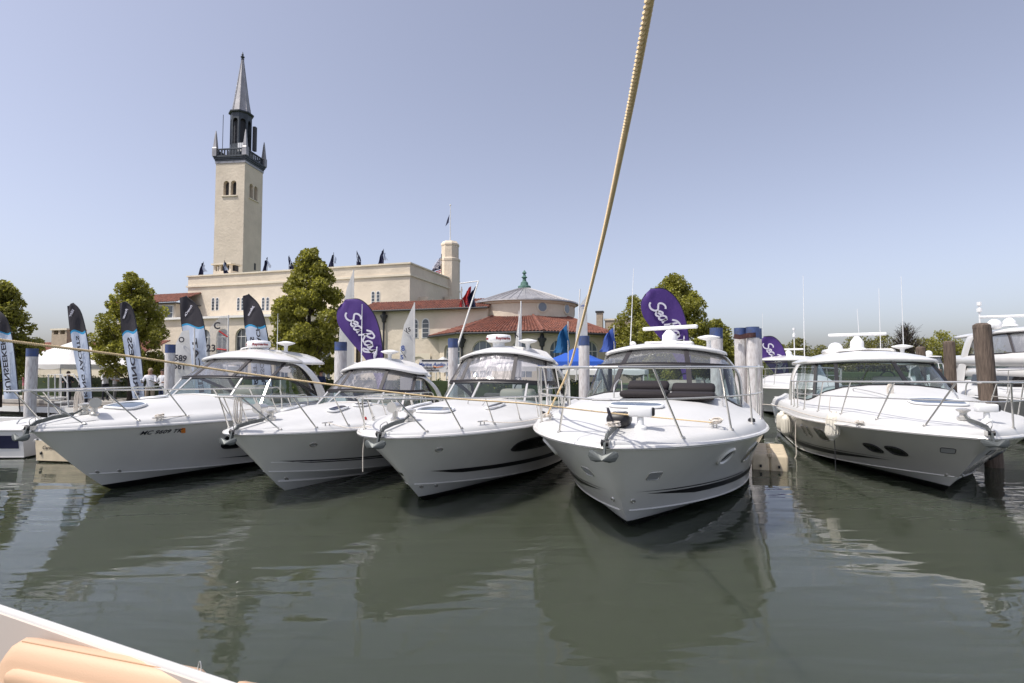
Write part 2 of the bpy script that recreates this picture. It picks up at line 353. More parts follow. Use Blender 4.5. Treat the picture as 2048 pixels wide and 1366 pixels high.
def arch_bay(mb, o, ux, W, z0, z1, a, zb, zsp, nrm, depth=.25, seg=12):
    """wall bay centred at o with an arched opening (half width a, sill zb, spring zsp); returns the arch outline at the reveal's back"""
    o = Vector(o); ux = Vector(ux); up = Vector((0, 0, 1)); W2 = W / 2
    P = lambda x, z: o + ux * x + up * z
    arch = [(-a, zb), (-a, zsp)] + [(-a * math.cos(math.pi * k / seg), zsp + a * math.sin(math.pi * k / seg)) for k in range(1, seg)] + [(a, zsp), (a, zb)]
    outer = [(-W2, zb), (-W2, zsp)] + [(-W2 * math.cos(math.pi * k / seg), z1) for k in range(1, seg)] + [(W2, zsp), (W2, zb)]
    n = len(arch); vs = [P(*p) for p in arch] + [P(*p) for p in outer]; fs = [(i, i + 1, n + i + 1, n + i) for i in range(n - 1)]
    mb.add(vs, fs)
    mb.add([P(-W2, zsp), P(-W2, z1), P(-W2 * math.cos(math.pi / seg), z1)], [(0, 1, 2)]); mb.add([P(W2, zsp), P(W2, z1), P(W2 * math.cos(math.pi / seg), z1)], [(0, 1, 2)])
    if zb > z0: mb.add([P(-W2, z0), P(W2, z0), P(W2, zb), P(-W2, zb)], [(0, 1, 2, 3)])
    back = [P(*p) - Vector(nrm) * depth for p in arch]
    mb.add(vs[:n] + back, [(i, i + 1, n + i + 1, n + i) for i in range(n - 1)] + [(n - 1, 0, n, 2 * n - 1)])
    return back
def arched_window(parent, back, ux, a, zb, zsp, nrm, m=winglass, bars=2, transom=True):
    n = Vector(nrm); wn = MB().add([p + n * .03 for p in back], [tuple(range(len(back)))]).build('window', m, parent)
    f = MB(); c = (back[0] + back[-1]) / 2; up = Vector((0, 0, 1)); f.tube([p + n * .05 for p in back], 0, flat=(.09, .07))
    f.build('frame', wpaint, wn)
    f = MB(); f.box(c + up * (zsp - zb) + n * .055, (a * 1.9, .05, .07), frame((0, 0, 0), ux, up.cross(Vector(ux))).to_3x3()); f.build('transom', wpaint, wn)
    for k in range(bars):
        x = -a + 2 * a * (k + 1) / (bars + 1); h = zsp - zb + math.sqrt(max(0, a * a - x * x)) * .97
        MB().tube([c + Vector(ux) * x + n * .052, c + Vector(ux) * x + up * h + n * .052], 0, flat=(.05, .05)).build('glazing_bar', wpaint, wn)
    return wn
def slit_pair(parent, o, ux, nrm, w=.34, h=1.5, gap=.3):
    o = Vector(o); ux = Vector(ux); n = Vector(nrm); up = Vector((0, 0, 1))
    for s in (-1, 1):
        c = o + ux * s * (w + gap) / 2
        arc = lambda ww, hh, off: [c + ux * (-ww / 2) + n * off, c + ux * (ww / 2) + n * off] + [c + ux * (ww / 2 * math.cos(math.pi * k / 6)) + up * (hh - ww / 2 + ww / 2 * math.sin(math.pi * k / 6)) + n * off for k in range(7)]
        fr = MB().prism([p - up * .06 for p in arc(w + .16, h + .15, -.02)], n * .05).build('window', wpaint, parent)
        MB().prism(arc(w, h, .032), n * .012).build('pane', winglass, fr)
        for k in range(3): MB().box(c + up * (h * (k + 1) / 4) + n * .05, (w, .02, .035), frame((0, 0, 0), ux, up.cross(ux)).to_3x3()).build('glazing_bar', wpaint, fr)
def box_uv(mb, o, u, v, z0, z1, mi=0):
    """box on the footprint o, o+u, o+u+v, o+v"""
    o = Vector(o); o.z = z0; mb.prism([o, o + Vector(u), o + Vector(u) + Vector(v), o + Vector(v)], (0, 0, z1 - z0), mi)
def local(th, p): return Vector(p) - th.location

# ------------------------------------------------------------------ clubhouse
C = at(820, 527, 58.8); PZ = C.z; C.z = 0
club = thing('clubhouse', 'large cream stucco clubhouse block with flat parapet roof behind the trees', 'building', (C.x, C.y, GZ))
O = Vector((0, 0, 0)); top = PZ - GZ
TL = 31.0; TD = 14.0
m = MB(); box_uv(m, O, E2 * TL, E1 * TD, 0, top); m.build('wall', stucco, club)
for z, h, o in ((top - 1.35, .22, .16), (top - .02, .16, .14)):
    m = MB(); box_uv(m, -E1 * o - (-E2) * -o, E2 * (TL + 2 * o), E1 * (TD + 2 * o), z, z + h); m.build('cornice', stucco_l, club)
base = Vector((C.x, C.y, 0))
for px in (428, 479, 529, 750):
    t = t_at(base, px); p = E2 * t - E1 * .002; z = at(px, 617, base.y + E2.y * t).z - GZ - (0.2 if px < 700 else -.4)
    slit_pair(club, p + Vector((0, 0, z)), -E2, -E1)
# lower arcade wing with tall arched windows
W0 = base - E1 * 3.0; t0 = t_at(W0, 712); t1 = t_at(W0, 318); az = at(440, 634, 63.6).z - GZ; nb = int((t1 - t0) / 2.55); bw = (t1 - t0) / nb
wm = MB(); wins = []
for i in range(nb):
    o = (W0 - base) + E2 * (t0 + bw * (i + .5)); wins.append((o, arch_bay(wm, o, -E2, bw, 0, az - .25, .92, .5, az - 2.15 - .25, -E1, .3)))
wm.build('arcade_wall', stucco, club)
for o, b in wins: arched_window(club, b, -E2, .92, .5, az - 2.4, -E1, winglass, 2)
m = MB(); box_uv(m, (W0 - base) + E2 * (t0 - .2) - E1 * .35, E2 * (t1 - t0 + .4), E1 * 3.33, az - .26, az); m.build('ledge', wpaint, club)
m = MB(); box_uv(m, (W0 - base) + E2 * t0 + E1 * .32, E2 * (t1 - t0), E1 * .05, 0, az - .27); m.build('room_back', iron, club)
# tile-roofed link wing beside the rotunda
K0 = at(845, 620, 50.0); kz = K0.z - GZ; K0.z = 0; ta = t_at(K0, 975); tb = t_at(K0, 722)
m = MB(); box_uv(m, (K0 - base) + E2 * ta, E2 * (tb - ta), E1 * 7.5, 0, kz); m.build('link_wall', stucco, club)
m = MB(); e0 = (K0 - base) - E1 * .55; up1 = Vector((0, 0, kz - .05)); up2 = Vector((0, 0, kz + 1.15))
tile_slope(m, e0 + E2 * (ta - .2) + up1, e0 + E2 * (tb + .3) + up1, e0 + E2 * (ta - .2) + E1 * 3.2 + up2, e0 + E2 * (tb + .3) + E1 * 3.2 + up2, .27, 9)
m.build('link_tile_roof', tile, club, kind='stuff')
m = MB(); box_uv(m, e0 + E2 * ta + E1 * .1, E2 * (tb - ta), E1 * 7.4, kz + .001, kz + .1); m.build('roof_deck', iron, club)
MB().tube([e0 + E2 * (ta - .2) + Vector((0, 0, kz - .02)) - E1 * .05, e0 + E2 * (tb + .3) + Vector((0, 0, kz - .02)) - E1 * .05], .09, 8).build('gutter', iron, club)
t = t_at(K0, 840); slit_pair(club, (K0 - base) + E2 * t + Vector((0, 0, at(840, 675, 50).z - GZ)), -E2, -E1, .62, 1.7, .5)
def downpipe(parent, p, zt, zb=0):
    p = Vector(p); m = MB(); m.tube([p + Vector((0, 0, zb)), p + Vector((0, 0, zt - 1.0))], .1, 8)
    m.lathe([(.1, zt - 1.1), (.2, zt - 1.0), (.22, zt - .75), (.36, zt - .5), (.36, zt - .38), (.2, zt - .34), (.12, zt)], p, 8); return m.build('downpipe', iron, parent, smooth=1)
t = t_at(K0, 769); downpipe(club, (K0 - base) + E2 * t - E1 * .2, kz)
# niche door of the link wing
t = t_at(K0, 838); dm = MB(); bk = arch_bay(dm, (K0 - base) + E2 * t - E1 * .12, -E2, 2.4, 0, 3.1, .8, 0, 2.0, -E1, .1); dm.build('door_surround', stucco_l, club); MB().add([p + E1 * -.01 for p in bk], [tuple(range(len(bk)))]).build('niche', stucco, club)
# octagonal stair turret with flagpole
q = at(900, 560, 70); tz = lambda y: at(900, y, 70).z - GZ; q.z = 0; q -= base
m = MB(); m.lathe([(1.3, 0), (1.3, tz(524)), (1.36, tz(523)), (1.36, tz(519)), (1.14, tz(517)), (1.14, tz(494)), (1.22, tz(492)), (1.22, tz(489)), (.95, tz(484)), (.2, tz(483))], q, 8, ph=.3); m.build('turret', stucco, club)
m = MB(); m.tube([q + Vector((0, 0, tz(483))), q + Vector((0, 0, tz(412)))], [.07, .035], 8); m.lathe([(.02, 0), (.12, .08), (.1, .2), (.02, .24)], q + Vector((0, 0, tz(412))), 8); m.build('flagpole', wpaint, club)
# vents and ducts on the side wall
for a, z, s in ((3.2, at(860, 605, 62).z - GZ, (1.2, 2.2, 1.0)), (9.5, at(880, 600, 68).z - GZ, (.8, 1.4, .7))):
    m = MB(); c = E1 * a - E2 * .6 + Vector((0, 0, z)); Mx = frame((0, 0, 0), -E2, E1).to_3x3(); m.box(c, s, Mx); m.lathe([(.42, 0), (.42, .5), (.5, .52)], c + E1 * 1.1, 12, M=frame((0, 0, 0), Vector((0, 0, 1)), -E2).to_3x3()); m.build('roof_vent', stucco, club)
m = MB(); m.tube([E1 * 11 - E2 * .1 + Vector((0, 0, top - 4)), E1 * 11 - E2 * .1 + Vector((0, 0, top - .2))], .06, 6); m.build('drain_pipe', iron, club)

# ------------------------------------------------------------------ bell tower
tc = at(487, 450, 92); tc.z = 0; TA = 5.4; ang = -R(6.8); X1 = Vector((math.cos(ang), math.sin(ang), 0)); Y1 = Vector((-X1.y, X1.x, 0))
tcen = tc - X1 * TA / 2 + Y1 * TA / 2
tw = thing('bell_tower', 'tall square stucco bell tower with dark lantern and grey spire', 'tower', (tcen.x, tcen.y, GZ), ang)
zc = lambda y, d=92.0: at(487, y, d).z - GZ
h = TA / 2; zt = zc(324)
def tower_face(mb, o, ux, nrm):
    zb, zs = zc(389), zc(366); W = TA / 2; out = []
    up = Vector((0, 0, 1)); o = Vector(o); ux = Vector(ux)
    mb.add([o - ux * h, o + ux * h, o + ux * h + up * zb, o - ux * h + up * zb], [(0, 1, 2, 3)])
    for s in (-1, 1):                                       # plain side strips beside the twin opening
        a, b = sorted((s * h, s * 1.36)); mb.add([o + ux * a + up * zb, o + ux * b + up * zb, o + ux * b + up * zt, o + ux * a + up * zt], [(0, 1, 2, 3)])
        out.append(arch_bay(mb, o + ux * s * .68, ux, 1.36, zb, zt, .52, zb, zs, nrm, .7))
    return out
m = MB(); backs = []
for o, ux, n in (((0, -h, 0), (1, 0, 0), (0, -1, 0)), ((h, 0, 0), (0, 1, 0), (1, 0, 0)), ((0, h, 0), (-1, 0, 0), (0, 1, 0)), ((-h, 0, 0), (0, -1, 0), (-1, 0, 0))): backs.append((tower_face(m, o, ux, n), o, ux, n))
m.build('shaft', stucco, tw)
for bk, o, ux, n in backs[:2]:
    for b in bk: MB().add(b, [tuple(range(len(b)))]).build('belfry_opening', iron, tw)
    oo = Vector(o) + Vector(n) * -.25; MB().lathe([(.16, 0), (.11, .2), (.1, 1.6), (.2, 1.95), (.22, 2.1)], oo + Vector((0, 0, zc(389))), 10).build('colonnette', stucco_l, tw, smooth=1)
    MB().box(Vector(o) + Vector(n) * .06 + Vector((0, 0, zc(391))), (2.9 if abs(ux[0]) else .26, 2.9 if abs(ux[1]) else .26, .16)).build('sill', stucco_l, tw)
z = zc(331)
MB().box((0, 0, zt + .12), (TA + .2, TA + .2, .4)).build('frieze', lead, tw)
for k, (e, dz) in enumerate(((.3, .52), (.55, .82), (.75, 1.1))): MB().box((0, 0, zt + dz), (TA + e, TA + e, .3)).build('cornice', darkcop, tw)
bz = zt + 1.25; bh = 1.15; r_ = h + .08
for i in range(4):
    M4 = Matrix.Rotation(i * math.pi / 2, 3, 'Z')
    MB().box(M4 @ Vector((0, -r_, bz + bh)), (2 * r_, .25, .2), M4).build('balustrade_rail', darkcop, tw); 
    for k in range(9):
        MB().box(M4 @ Vector((-r_ + .6 + k * (2 * r_ - 1.2) / 8, -r_, bz + bh / 2)), (.2, .18, bh), M4).build('baluster', darkcop, tw)
    p = M4 @ Vector((-r_, -r_, 0)); MB().lathe([(.55, bz - .1), (.55, bz + 1.3), (.42, bz + 1.5), (.16, bz + 3.9), (.06, bz + 4.5)], p, 4, ph=math.pi / 4).build('pinnacle', lead, tw)
lz0, lz1 = bz - .1, at(487, 226, 94.7).z - GZ; lr = 1.78
MB().lathe([(lr + .25, lz0), (lr + .25, lz0 + 1.6), (lr + .05, lz0 + 1.9), (lr + .05, lz0 + 2.1)], (0, 0, 0), 8, ph=math.pi / 8).build('lantern_base', darkcop, tw)
m = MB(); ls = 2 * lr * math.sin(math.pi / 8); ap = lr * math.cos(math.pi / 8)
for k in range(8):
    a = k * math.pi / 4 + math.pi / 8 + math.pi / 8; n = Vector((math.cos(a), math.sin(a), 0)); ux = Vector((-n.y, n.x, 0))
    arch_bay(m, n * ap, ux, ls, lz0 + 2.1, lz1 - .4, .44, lz0 + 2.7, lz1 - 1.9, n, .3)
m.build('lantern', darkcop, tw)
MB().lathe([(lr - .6, lz0 + 2), (lr - .6, lz1 - .5)], (0, 0, 0), 8, ph=math.pi / 8).build('lantern_core', iron, tw)
MB().lathe([(lr + .1, lz1 - .42), (lr + .32, lz1 - .3), (lr + .32, lz1 - .1), (lr + .05, lz1)], (0, 0, 0), 8, ph=math.pi / 8).build('lantern_cornice', darkcop, tw)
sz = at(487, 118, 94.7).z - GZ; m = MB(); prof = [(1.6, lz1), (1.22, lz1 + (sz - lz1) * .22), (.18, sz)]; m.lathe(prof, (0, 0, 0), 8, ph=math.pi / 8)
sp = m.build('spire', lead, tw)
for k in range(8):
    a = k * math.pi / 4 + math.pi / 8; MB().tube([(r * math.cos(a), r * math.sin(a), zz) for r, zz in prof], .06, 6).build('hip_roll', lead, sp)
    m = MB()
    for j in range(1, 13):
        f = j / 13.5; rr = np.interp(f, [0, .22, 1], [1.6, 1.22, .18]) + .01; a0 = a; a1 = a + math.pi / 4; zz = lz1 + (sz - lz1) * f
        mid = Vector((rr * math.cos(math.pi / 8) * math.cos((a0 + a1) / 2), rr * math.cos(math.pi / 8) * math.sin((a0 + a1) / 2), zz - .55))
        m.tube([(rr * math.cos(a0), rr * math.sin(a0), zz), mid, (rr * math.cos(a1), rr * math.sin(a1), zz)], .028, 4)
    m.build('seam', lead, sp, kind='stuff')
MB().lathe([(.2, sz - .1), (.3, sz + .1), (.12, sz + .3), (.34, sz + .45), (.34, sz + .6), (.1, sz + .75), (.2, sz + .95), (.1, sz + 1.15), (.03, sz + 1.5)], (0, 0, 0), 10).build('finial', darkcop, tw, smooth=1)
MB().tube([(-r_ + 1, -r_ + .4, bz), (-r_ + 1, -r_ + .4, bz + 7.5)], .05, 5).build('aerial', iron, tw)
MB().box((lr + .5, .6, lz0 + 4.3), (.5, .6, 4.4)).build('antenna_panel', iron, tw)
for k in range(3): MB().box((1.2 + .4 * k, -r_ + .5, bz + 1.6), (.28, .16, 1.5)).build('cell_antenna', wplast, tw)
MB().bbox((h - .02, .6, zc(533)), (h + .03, 1.1, zc(519))).build('slit_window', iron, tw)
# roof chimney house at the tower's foot
q = at(453, 548, 74); rh = thing('roof_chimney', 'low stucco chimney block with square openings on the parapet roof', 'chimney', q, math.atan2(-E2.y, -E2.x))
MB().box((0, 0, -.9), (3.0, 1.6, 2.4)).build('stack', stucco, rh); MB().box((0, 0, 1.25), (3.4, 2.0, .2)).build('cap', stucco_l, rh)
for k in range(4): MB().box((-1.3 + k * .87, -.6, .72), (.3, .3, .9)).build('pier', stucco, rh)
MB().box((0, .3, .72), (2.9, .6, .88)).build('flue', iron, rh)

# ------------------------------------------------------------------ rotunda
rc = Vector((1.2, 52.0, 0)); RR = 9.5
rt = thing('rotunda', 'round rotunda with grey cone roof, tiled skirt roof and arched windows', 'building', (rc.x, rc.y, GZ))
a0 = math.atan2(43 - 52, 2.43 - 1.2); ez = 5.25 - GZ; oct_ = lambda r, k: Vector((r * math.cos(a0 + k * math.pi / 4), r * math.sin(a0 + k * math.pi / 4), 0))
wm = MB(); wl = []
for k in range(-3, 4):
    p, q = oct_(RR - .75, k), oct_(RR - .75, k + 1); ux = (q - p).normalized(); n = Vector((ux.y, -ux.x, 0)); L_ = (q - p).length; nbay = 2 if k in (-1, 0) else 3
    for j in range(nbay):
        o = p + ux * L_ * (j + .5) / nbay; aa = .86 if nbay == 2 else .6; wl.append((o, ux, n, aa, arch_bay(wm, o, ux, L_ / nbay, 0, ez, aa, 1.0, ez - 1.45, n, .3)))
wm.build('wall', stucco, rt)
for o, ux, n, aa, b in wl: arched_window(rt, b, ux, aa, 1.0, ez - 1.45, n, wingrey, 2 if aa > .7 else 1)
MB().lathe([(RR - 1.3, 0), (RR - 1.3, ez - .1)], (0, 0, 0), 8, ph=a0).build('inner_core', iron, rt)
dr = 4.75; dz0 = 6.9 - GZ; dz1 = 8.35 - GZ
for k in range(-3, 4):
    m = MB(); up = Vector((0, 0, 1)); tile_slope(m, oct_(RR, k) + up * ez, oct_(RR, k + 1) + up * ez, oct_(dr + .1, k) + up * dz0, oct_(dr + .1, k + 1) + up * dz0, .30, 14); m.build('tile_skirt', tile, rt, kind='stuff')
    MB().tube([oct_(RR, k) + up * (ez + .1), oct_(dr + .1, k) + up * (dz0 + .1)], .13, 8).build('ridge_tile', tile, rt)
    MB().tube([oct_(RR + .06, k) + up * (ez - .03), oct_(RR + .06, k + 1) + up * (ez - .03)], .09, 8).build('gutter', iron, rt)
    m = MB(); m.add([oct_(RR, k) + up * (ez - .02), oct_(RR, k + 1) + up * (ez - .02), oct_(RR - .9, k + 1) + up * (ez - .02), oct_(RR - .9, k) + up * (ez - .02)], [(0, 1, 2, 3)]); m.build('soffit', iron, rt)
    if k in (-2, -1, 0, 1): downpipe(rt, oct_(RR - .6, k), ez - .1)
MB().lathe([(dr, dz0 - 1), (dr, dz1 - .25), (dr + .15, dz1 - .2), (dr + .25, dz1 + .02)], (0, 0, 0), 48).build('drum', stucco, rt, smooth=1)
for k in range(8):
    a = a0 + .18 + k * math.pi / 5.2; n = Vector((math.cos(a), math.sin(a), 0)); Mx = frame((0, 0, 0), (-n.y, n.x, 0), (0, 0, 1)).to_3x3(); c = n * (dr + .01) + Vector((0, 0, (dz0 + dz1) / 2 + .12))
    wn = MB().lathe([(.5, -.06), (.5, .04), (.4, .05)], c, 20, M=Mx).build('round_window', stucco_l, rt); MB().lathe([(.39, 0), (.39, .06)], c, 20, M=Mx).build('pane', wingrey, wn)
pk = at(1050, 575, 52).z - GZ; cone = [(dr + .45, dz1 - .02), (dr + .42, dz1 + .1), (2.6, lerp(dz1, pk, .56)), (.5, pk - .1), (.3, pk)]
cn = MB().lathe(cone, (0, 0, 0), 40).build('cone_roof', lead, rt)
sm = MB().tube([(cone[1][0], 0, cone[1][1] + .01), (cone[2][0], 0, cone[2][1] + .02), (cone[3][0], 0, cone[3][1] + .02)], .035, 4).build('standing_seam', lead, cn)
for k in range(1, 44): o = sm.copy(); COL.objects.link(o); o.rotation_euler = (0, 0, k * 2 * math.pi / 44)
MB().lathe([(.62, pk - .2), (.62, pk + .12), (.4, pk + .2), (.34, pk + .5), (.2, pk + .6), (.16, pk + .85), (.3, pk + 1.0), (.16, pk + 1.1), (.1, pk + 1.3), (.24, pk + 1.4), (.12, pk + 1.55), (.02, pk + 1.7)], (0, 0, 0), 10).build('finial', verd, rt, smooth=1)

# ------------------------------------------------------------------ smaller buildings
q = at(285, 620, 66); q.z = GZ; hs_ = thing('tile_roof_house', 'two storey cream house with red tile roof behind the left tree', 'building', q, math.atan2(-E2.y, -E2.x))
hz = at(285, 607, 66).z - GZ; MB().bbox((-4.6, 0, 0), (5.2, 7, hz)).build('wall', stucco, hs_)
m = MB(); tile_slope(m, (-5.3, -.7, hz - .1), (5.9, -.7, hz - .1), (-3.0, 3.2, hz + 1.5), (5.9, 3.2, hz + 1.5), .28, 10); tile_slope(m, (-5.3, 7.6, hz - .1), (-5.3, -.7, hz - .1), (-3.0, 4, hz + 1.5), (-3.0, 3.2, hz + 1.5), .28, 10); m.build('tile_roof', tile, hs_, kind='stuff')
MB().bbox((-5.2, -.6, hz - .2), (5.9, 7.5, hz - .1)).build('soffit', iron, hs_)
for x in (-3.6, 2.9, 4.3):
    wn = MB().bbox((x - .62, -.06, hz - 2.2), (x + .62, .02, hz - .35)).build('window', wpaint, hs_); MB().bbox((x - .5, -.075, hz - 2.08), (x + .5, -.06, hz - 1.3)).build('pane', winglass, wn); MB().bbox((x - .5, -.075, hz - 1.22), (x + .5, -.06, hz - .47)).build('pane', winglass, wn)
q = at(100, 700, 55); q.z = GZ; h2 = thing('low_tile_house', 'low red tiled building with square chimney behind the white tent', 'building', q, math.atan2(-E2.y, -E2.x))
hz = at(100, 712, 55).z - GZ; MB().bbox((-9, 0, 0), (12, 6, hz)).build('wall', stucco, h2)
m = MB(); tile_slope(m, (-9.4, -.5, hz - .1), (12.4, -.5, hz - .1), (-9.4, 3, hz + 1.5), (12.4, 3, hz + 1.5), .28, 8); m.build('tile_roof', tile, h2, kind='stuff')
cz = at(100, 657, 55).z - GZ; ch = MB().bbox((-1.1, .8, hz), (1.1, 2.6, cz - .55)).build('chimney', brickb, h2)
MB().bbox((-1.2, .7, cz - .12), (1.2, 2.7, cz + .05)).build('cap', stucco_l, ch)
for x in (-1, 0, 1): MB().bbox((x * .95 - .14, .8, cz - .55), (x * .95 + .14, 2.6, cz - .12)).build('pier', brickb, ch)
q = at(1245, 660, 62); q.z = GZ; h3 = thing('brick_annex', 'plain buff brick annex with slim chimney right of the rotunda', 'building', q, math.atan2(-E2.y, -E2.x))
hz = at(1245, 640, 62).z - GZ; MB().bbox((-2.0, 0, 0), (2.0, 6, hz)).build('wall', brickb, h3); MB().bbox((-2.1, -.1, hz), (2.1, 6.1, hz + .18)).build('coping', stucco_l, h3)
MB().bbox((-2.95, -.3, 0), (-2.25, .5, hz + .9)).build('chimney', brickb, h3); MB().bbox((-3.05, -.4, hz + .9), (-2.15, .6, hz + 1.1)).build('cap', iron, h3)
MB().bbox((.2, -.5, hz - 2.8), (1.6, -.02, hz - 1.3)).build('air_handler', iron, h3)

# ------------------------------------------------------------------ trees, hedge
LEAF = np.array([[-.5, 0, 0], [0, -.32, .06], [.5, 0, 0], [0, .32, .06]])
def leaf_cloud(cent, rad, n, size, squash=.8, seed=0):
    g = np.random.default_rng(seed); cent = np.array(cent); rad = np.array(rad); pr = rad ** 2; k = g.choice(len(cent), n, p=pr / pr.sum())
    d = g.normal(size=(n, 3)); d /= np.linalg.norm(d, axis=1)[:, None]; rr = rad[k] * g.uniform(.45, 1.08, n) ** .6
    p = cent[k] + d * rr[:, None] * np.array([1, 1, squash])
    ax = g.normal(size=(n, 3)); ax /= np.linalg.norm(ax, axis=1)[:, None]; b = g.normal(size=(n, 3)) + d * .8; b = np.cross(ax, b); b /= np.linalg.norm(b, axis=1)[:, None]; c = np.cross(ax, b)
    s = size * g.uniform(.6, 1.35, n)
    v = p[:, None, :] + s[:, None, None] * (LEAF[None, :, 0:1] * ax[:, None, :] + LEAF[None, :, 1:2] * b[:, None, :] + LEAF[None, :, 2:3] * c[:, None, :])
    return v.reshape(-1, 3)
def leaves_obj(name, v, mats, parent, seed=0, **kw):
    n = len(v) // 4; me = bpy.data.meshes.new(name); me.vertices.add(len(v)); me.vertices.foreach_set('co', v.astype(np.float32).ravel())
    me.loops.add(n * 4); me.polygons.add(n); me.loops.foreach_set('vertex_index', np.arange(n * 4, dtype=np.int32)); me.polygons.foreach_set('loop_start', np.arange(0, n * 4, 4, dtype=np.int32))
    for k in mats: me.materials.append(k)
    if len(mats) > 1: me.polygons.foreach_set('material_index', np.random.default_rng(seed + 5).choice(len(mats), n, p=[.62, .38] if len(mats) == 2 else None).astype(np.int32))
    me.update(); me.validate(); o = bpy.data.objects.new(name, me); COL.objects.link(o); o.parent = parent; return tag(o, **kw)
def tree(label, base, H, prof, n=8000, leaf=.15, mats=None, trunk_h=1.3, tr=.13, seed=1, group='pear trees on the lawn', clump=.55, name='leafy_tree', bare=False):
    """prof: crown half width at height fractions (0 = crown foot, 1 = top)"""
    g = random.Random(seed); t = thing(name, label, 'tree', base, group=group)
    m = MB(); hz = H * .93; lean = Vector((g.uniform(-.1, .1), g.uniform(-.1, .1), 0))
    m.tube([lean * (k / 6) * k / 6 * 3 + Vector((0, 0, hz * k / 6 - .15)) for k in range(7)], [tr * (1 - .14 * k) + .01 for k in range(7)], 9); m.build('trunk', bark, t, smooth=1)
    cs, rs = [], []; ph = H - trunk_h; fx = [p[0] for p in prof]; fw = [p[1] for p in prof]
    nb = int(70 + 60 * (H / 8)); 
    for k in range(nb):
        f = (k + g.random()) / nb; wd = float(np.interp(f, fx, fw)); a = g.uniform(0, 2 * math.pi); rr = wd * (g.random() ** .4) * g.uniform(.8, 1.04); r_ = clump * g.uniform(.5, 1.0) * (.55 + .45 * wd / max(fw))
        cs.append((rr * math.cos(a), rr * math.sin(a), trunk_h + f * ph - r_ * .4)); rs.append(r_)
    nl = 0
    for c, r_ in (list(zip(cs, rs)) if bare else g.sample(list(zip(cs, rs)), len(cs))):
        if nl > 24 and not bare: break
        nl += 1; c = Vector(c); z0 = max(trunk_h * .8, c.z - c.xy.length * 1.1 - .3); st = Vector((0, 0, min(z0, H * .9)))
        MB().tube([st, st.lerp(c, .5) + Vector((0, 0, -.12)), c], [tr * .32, tr * .2, .012], 5).build('limb', bark, t)
        if bare:
            for j in range(5):
                e = c + Vector((g.uniform(-1, 1), g.uniform(-1, 1), g.uniform(0, 1.3))) * r_ * 1.4; MB().tube([st.lerp(c, .6), c.lerp(e, .5), e], [.05, .035, .02], 4).build('twig', bark, t)
    leaves_obj('crown', leaf_cloud(cs, rs, n, leaf, .85, seed), mats or [leafA, leafB], t, seed, kind='stuff')
    return t
def tbase(px, Y): p = at(px, 700, Y); return (p.x, p.y, GZ)
PEAR = [(0, .55), (.08, 1.0), (.3, 1.25), (.55, 1.05), (.8, .7), (.93, .4), (1, .12)]
tree('dense green tree at far left edge behind the first feather banner', tbase(2, 27), at(20, 562, 27).z - GZ, [(f, w_ * 1.15) for f, w_ in PEAR], 17000, .16, [leafB, leafA], seed=3)
tree('broad two-topped green tree rising behind the third black and white banner', tbase(262, 30), at(262, 548, 30).z - GZ, [(0, .7), (.1, 1.5), (.3, 1.9), (.55, 1.6), (.8, 1.1), (.95, .55), (1, .2)], 26000, .155, seed=5, clump=.6)
tree('tall oval green tree with bare trunk between clubhouse and purple banner', tbase(618, 27), at(618, 497, 27).z - GZ, [(0, .7), (.1, 1.45), (.3, 1.85), (.5, 1.7), (.75, 1.2), (.92, .65), (1, .2)], 30000, .15, trunk_h=1.6, seed=8, clump=.58, tr=.16)
tree('big rounded tree behind the purple banner above the largest cruiser', tbase(1352, 39), at(1340, 550, 39).z - GZ, [(0, 1.3), (.15, 2.3), (.45, 2.7), (.7, 2.0), (.9, 1.1), (1, .3)], 30000, .19, [leafA, leafB], seed=11, group='trees behind the purple banners', clump=.85, tr=.2)
tree('smaller tree left of the big rounded tree beside the brick annex', tbase(1268, 46), at(1265, 592, 46).z - GZ, [(0, 1.0), (.3, 2.1), (.7, 1.5), (1, .3)], 12000, .2, [leafB, leafA], seed=12, group='trees behind the purple banners', clump=.8)
tree('lower tree showing between the blue-topped pile pair and big tree', tbase(1432, 42), at(1435, 640, 42).z - GZ, [(0, 1.0), (.3, 1.7), (.7, 1.3), (1, .3)], 13000, .2, [leafB, leafA], seed=13, group='trees behind the purple banners', clump=.8)
FW = [(0, .6), (.3, 1), (.6, .9), (.85, .55), (1, .15)]
FAR = [(1520, 725, 60, 2.2, 'dark shrubby tree low behind the small purple banner', leafB), (1562, 690, 150, 4.0, 'pale spring tree right behind the small purple banner', leafC), (1596, 676, 160, 4.5, 'thin pale tree above the white cruiser moored behind', leafC), (1642, 690, 165, 5, 'pale green tree behind the left radar bar', leafC),
       (1716, 668, 160, 6, 'yellow green tree behind the radar dome', leafC), (1768, 668, 158, 6, 'yellow green tree beside the bare tree', leafC), (1845, 676, 165, 7, 'low olive tree behind the timber piles', leafC), (1886, 662, 150, 5.5, 'bright green far tree right of the bare tree', leafA), (1925, 690, 150, 5, 'green far tree behind the flybridge yacht', leafB), (1990, 700, 158, 7, 'green far tree hidden mostly by the flybridge yacht', leafB), (1680, 690, 170, 6, 'olive far tree behind the hardtop roof', leafC), (1808, 685, 170, 6, 'low olive tree under the bare tree', leafC)]
for i, (px, py, Y, wd, lb, mm) in enumerate(FAR):
    p = at(px, 700, Y); tree(lb, (p.x, p.y, .6), at(px, py, Y).z - .6, [(f, w_ * wd) for f, w_ in FW], 4200, .5 if Y > 100 else .22, [mm, leafB], 1.0, .25, 20 + i, 'far trees across the harbour', clump=wd * .33, name='far_tree')
p = at(1814, 700, 150); tree('leafless brown tree standing above the far treeline', (p.x, p.y, .6), at(1814, 652, 150).z - .6, [(0, 2.5), (.4, 5), (.8, 3.4), (1, .6)], 500, .35, [leafC, bark], 2, .3, 77, 'far trees across the harbour', clump=2, name='bare_tree', bare=True)
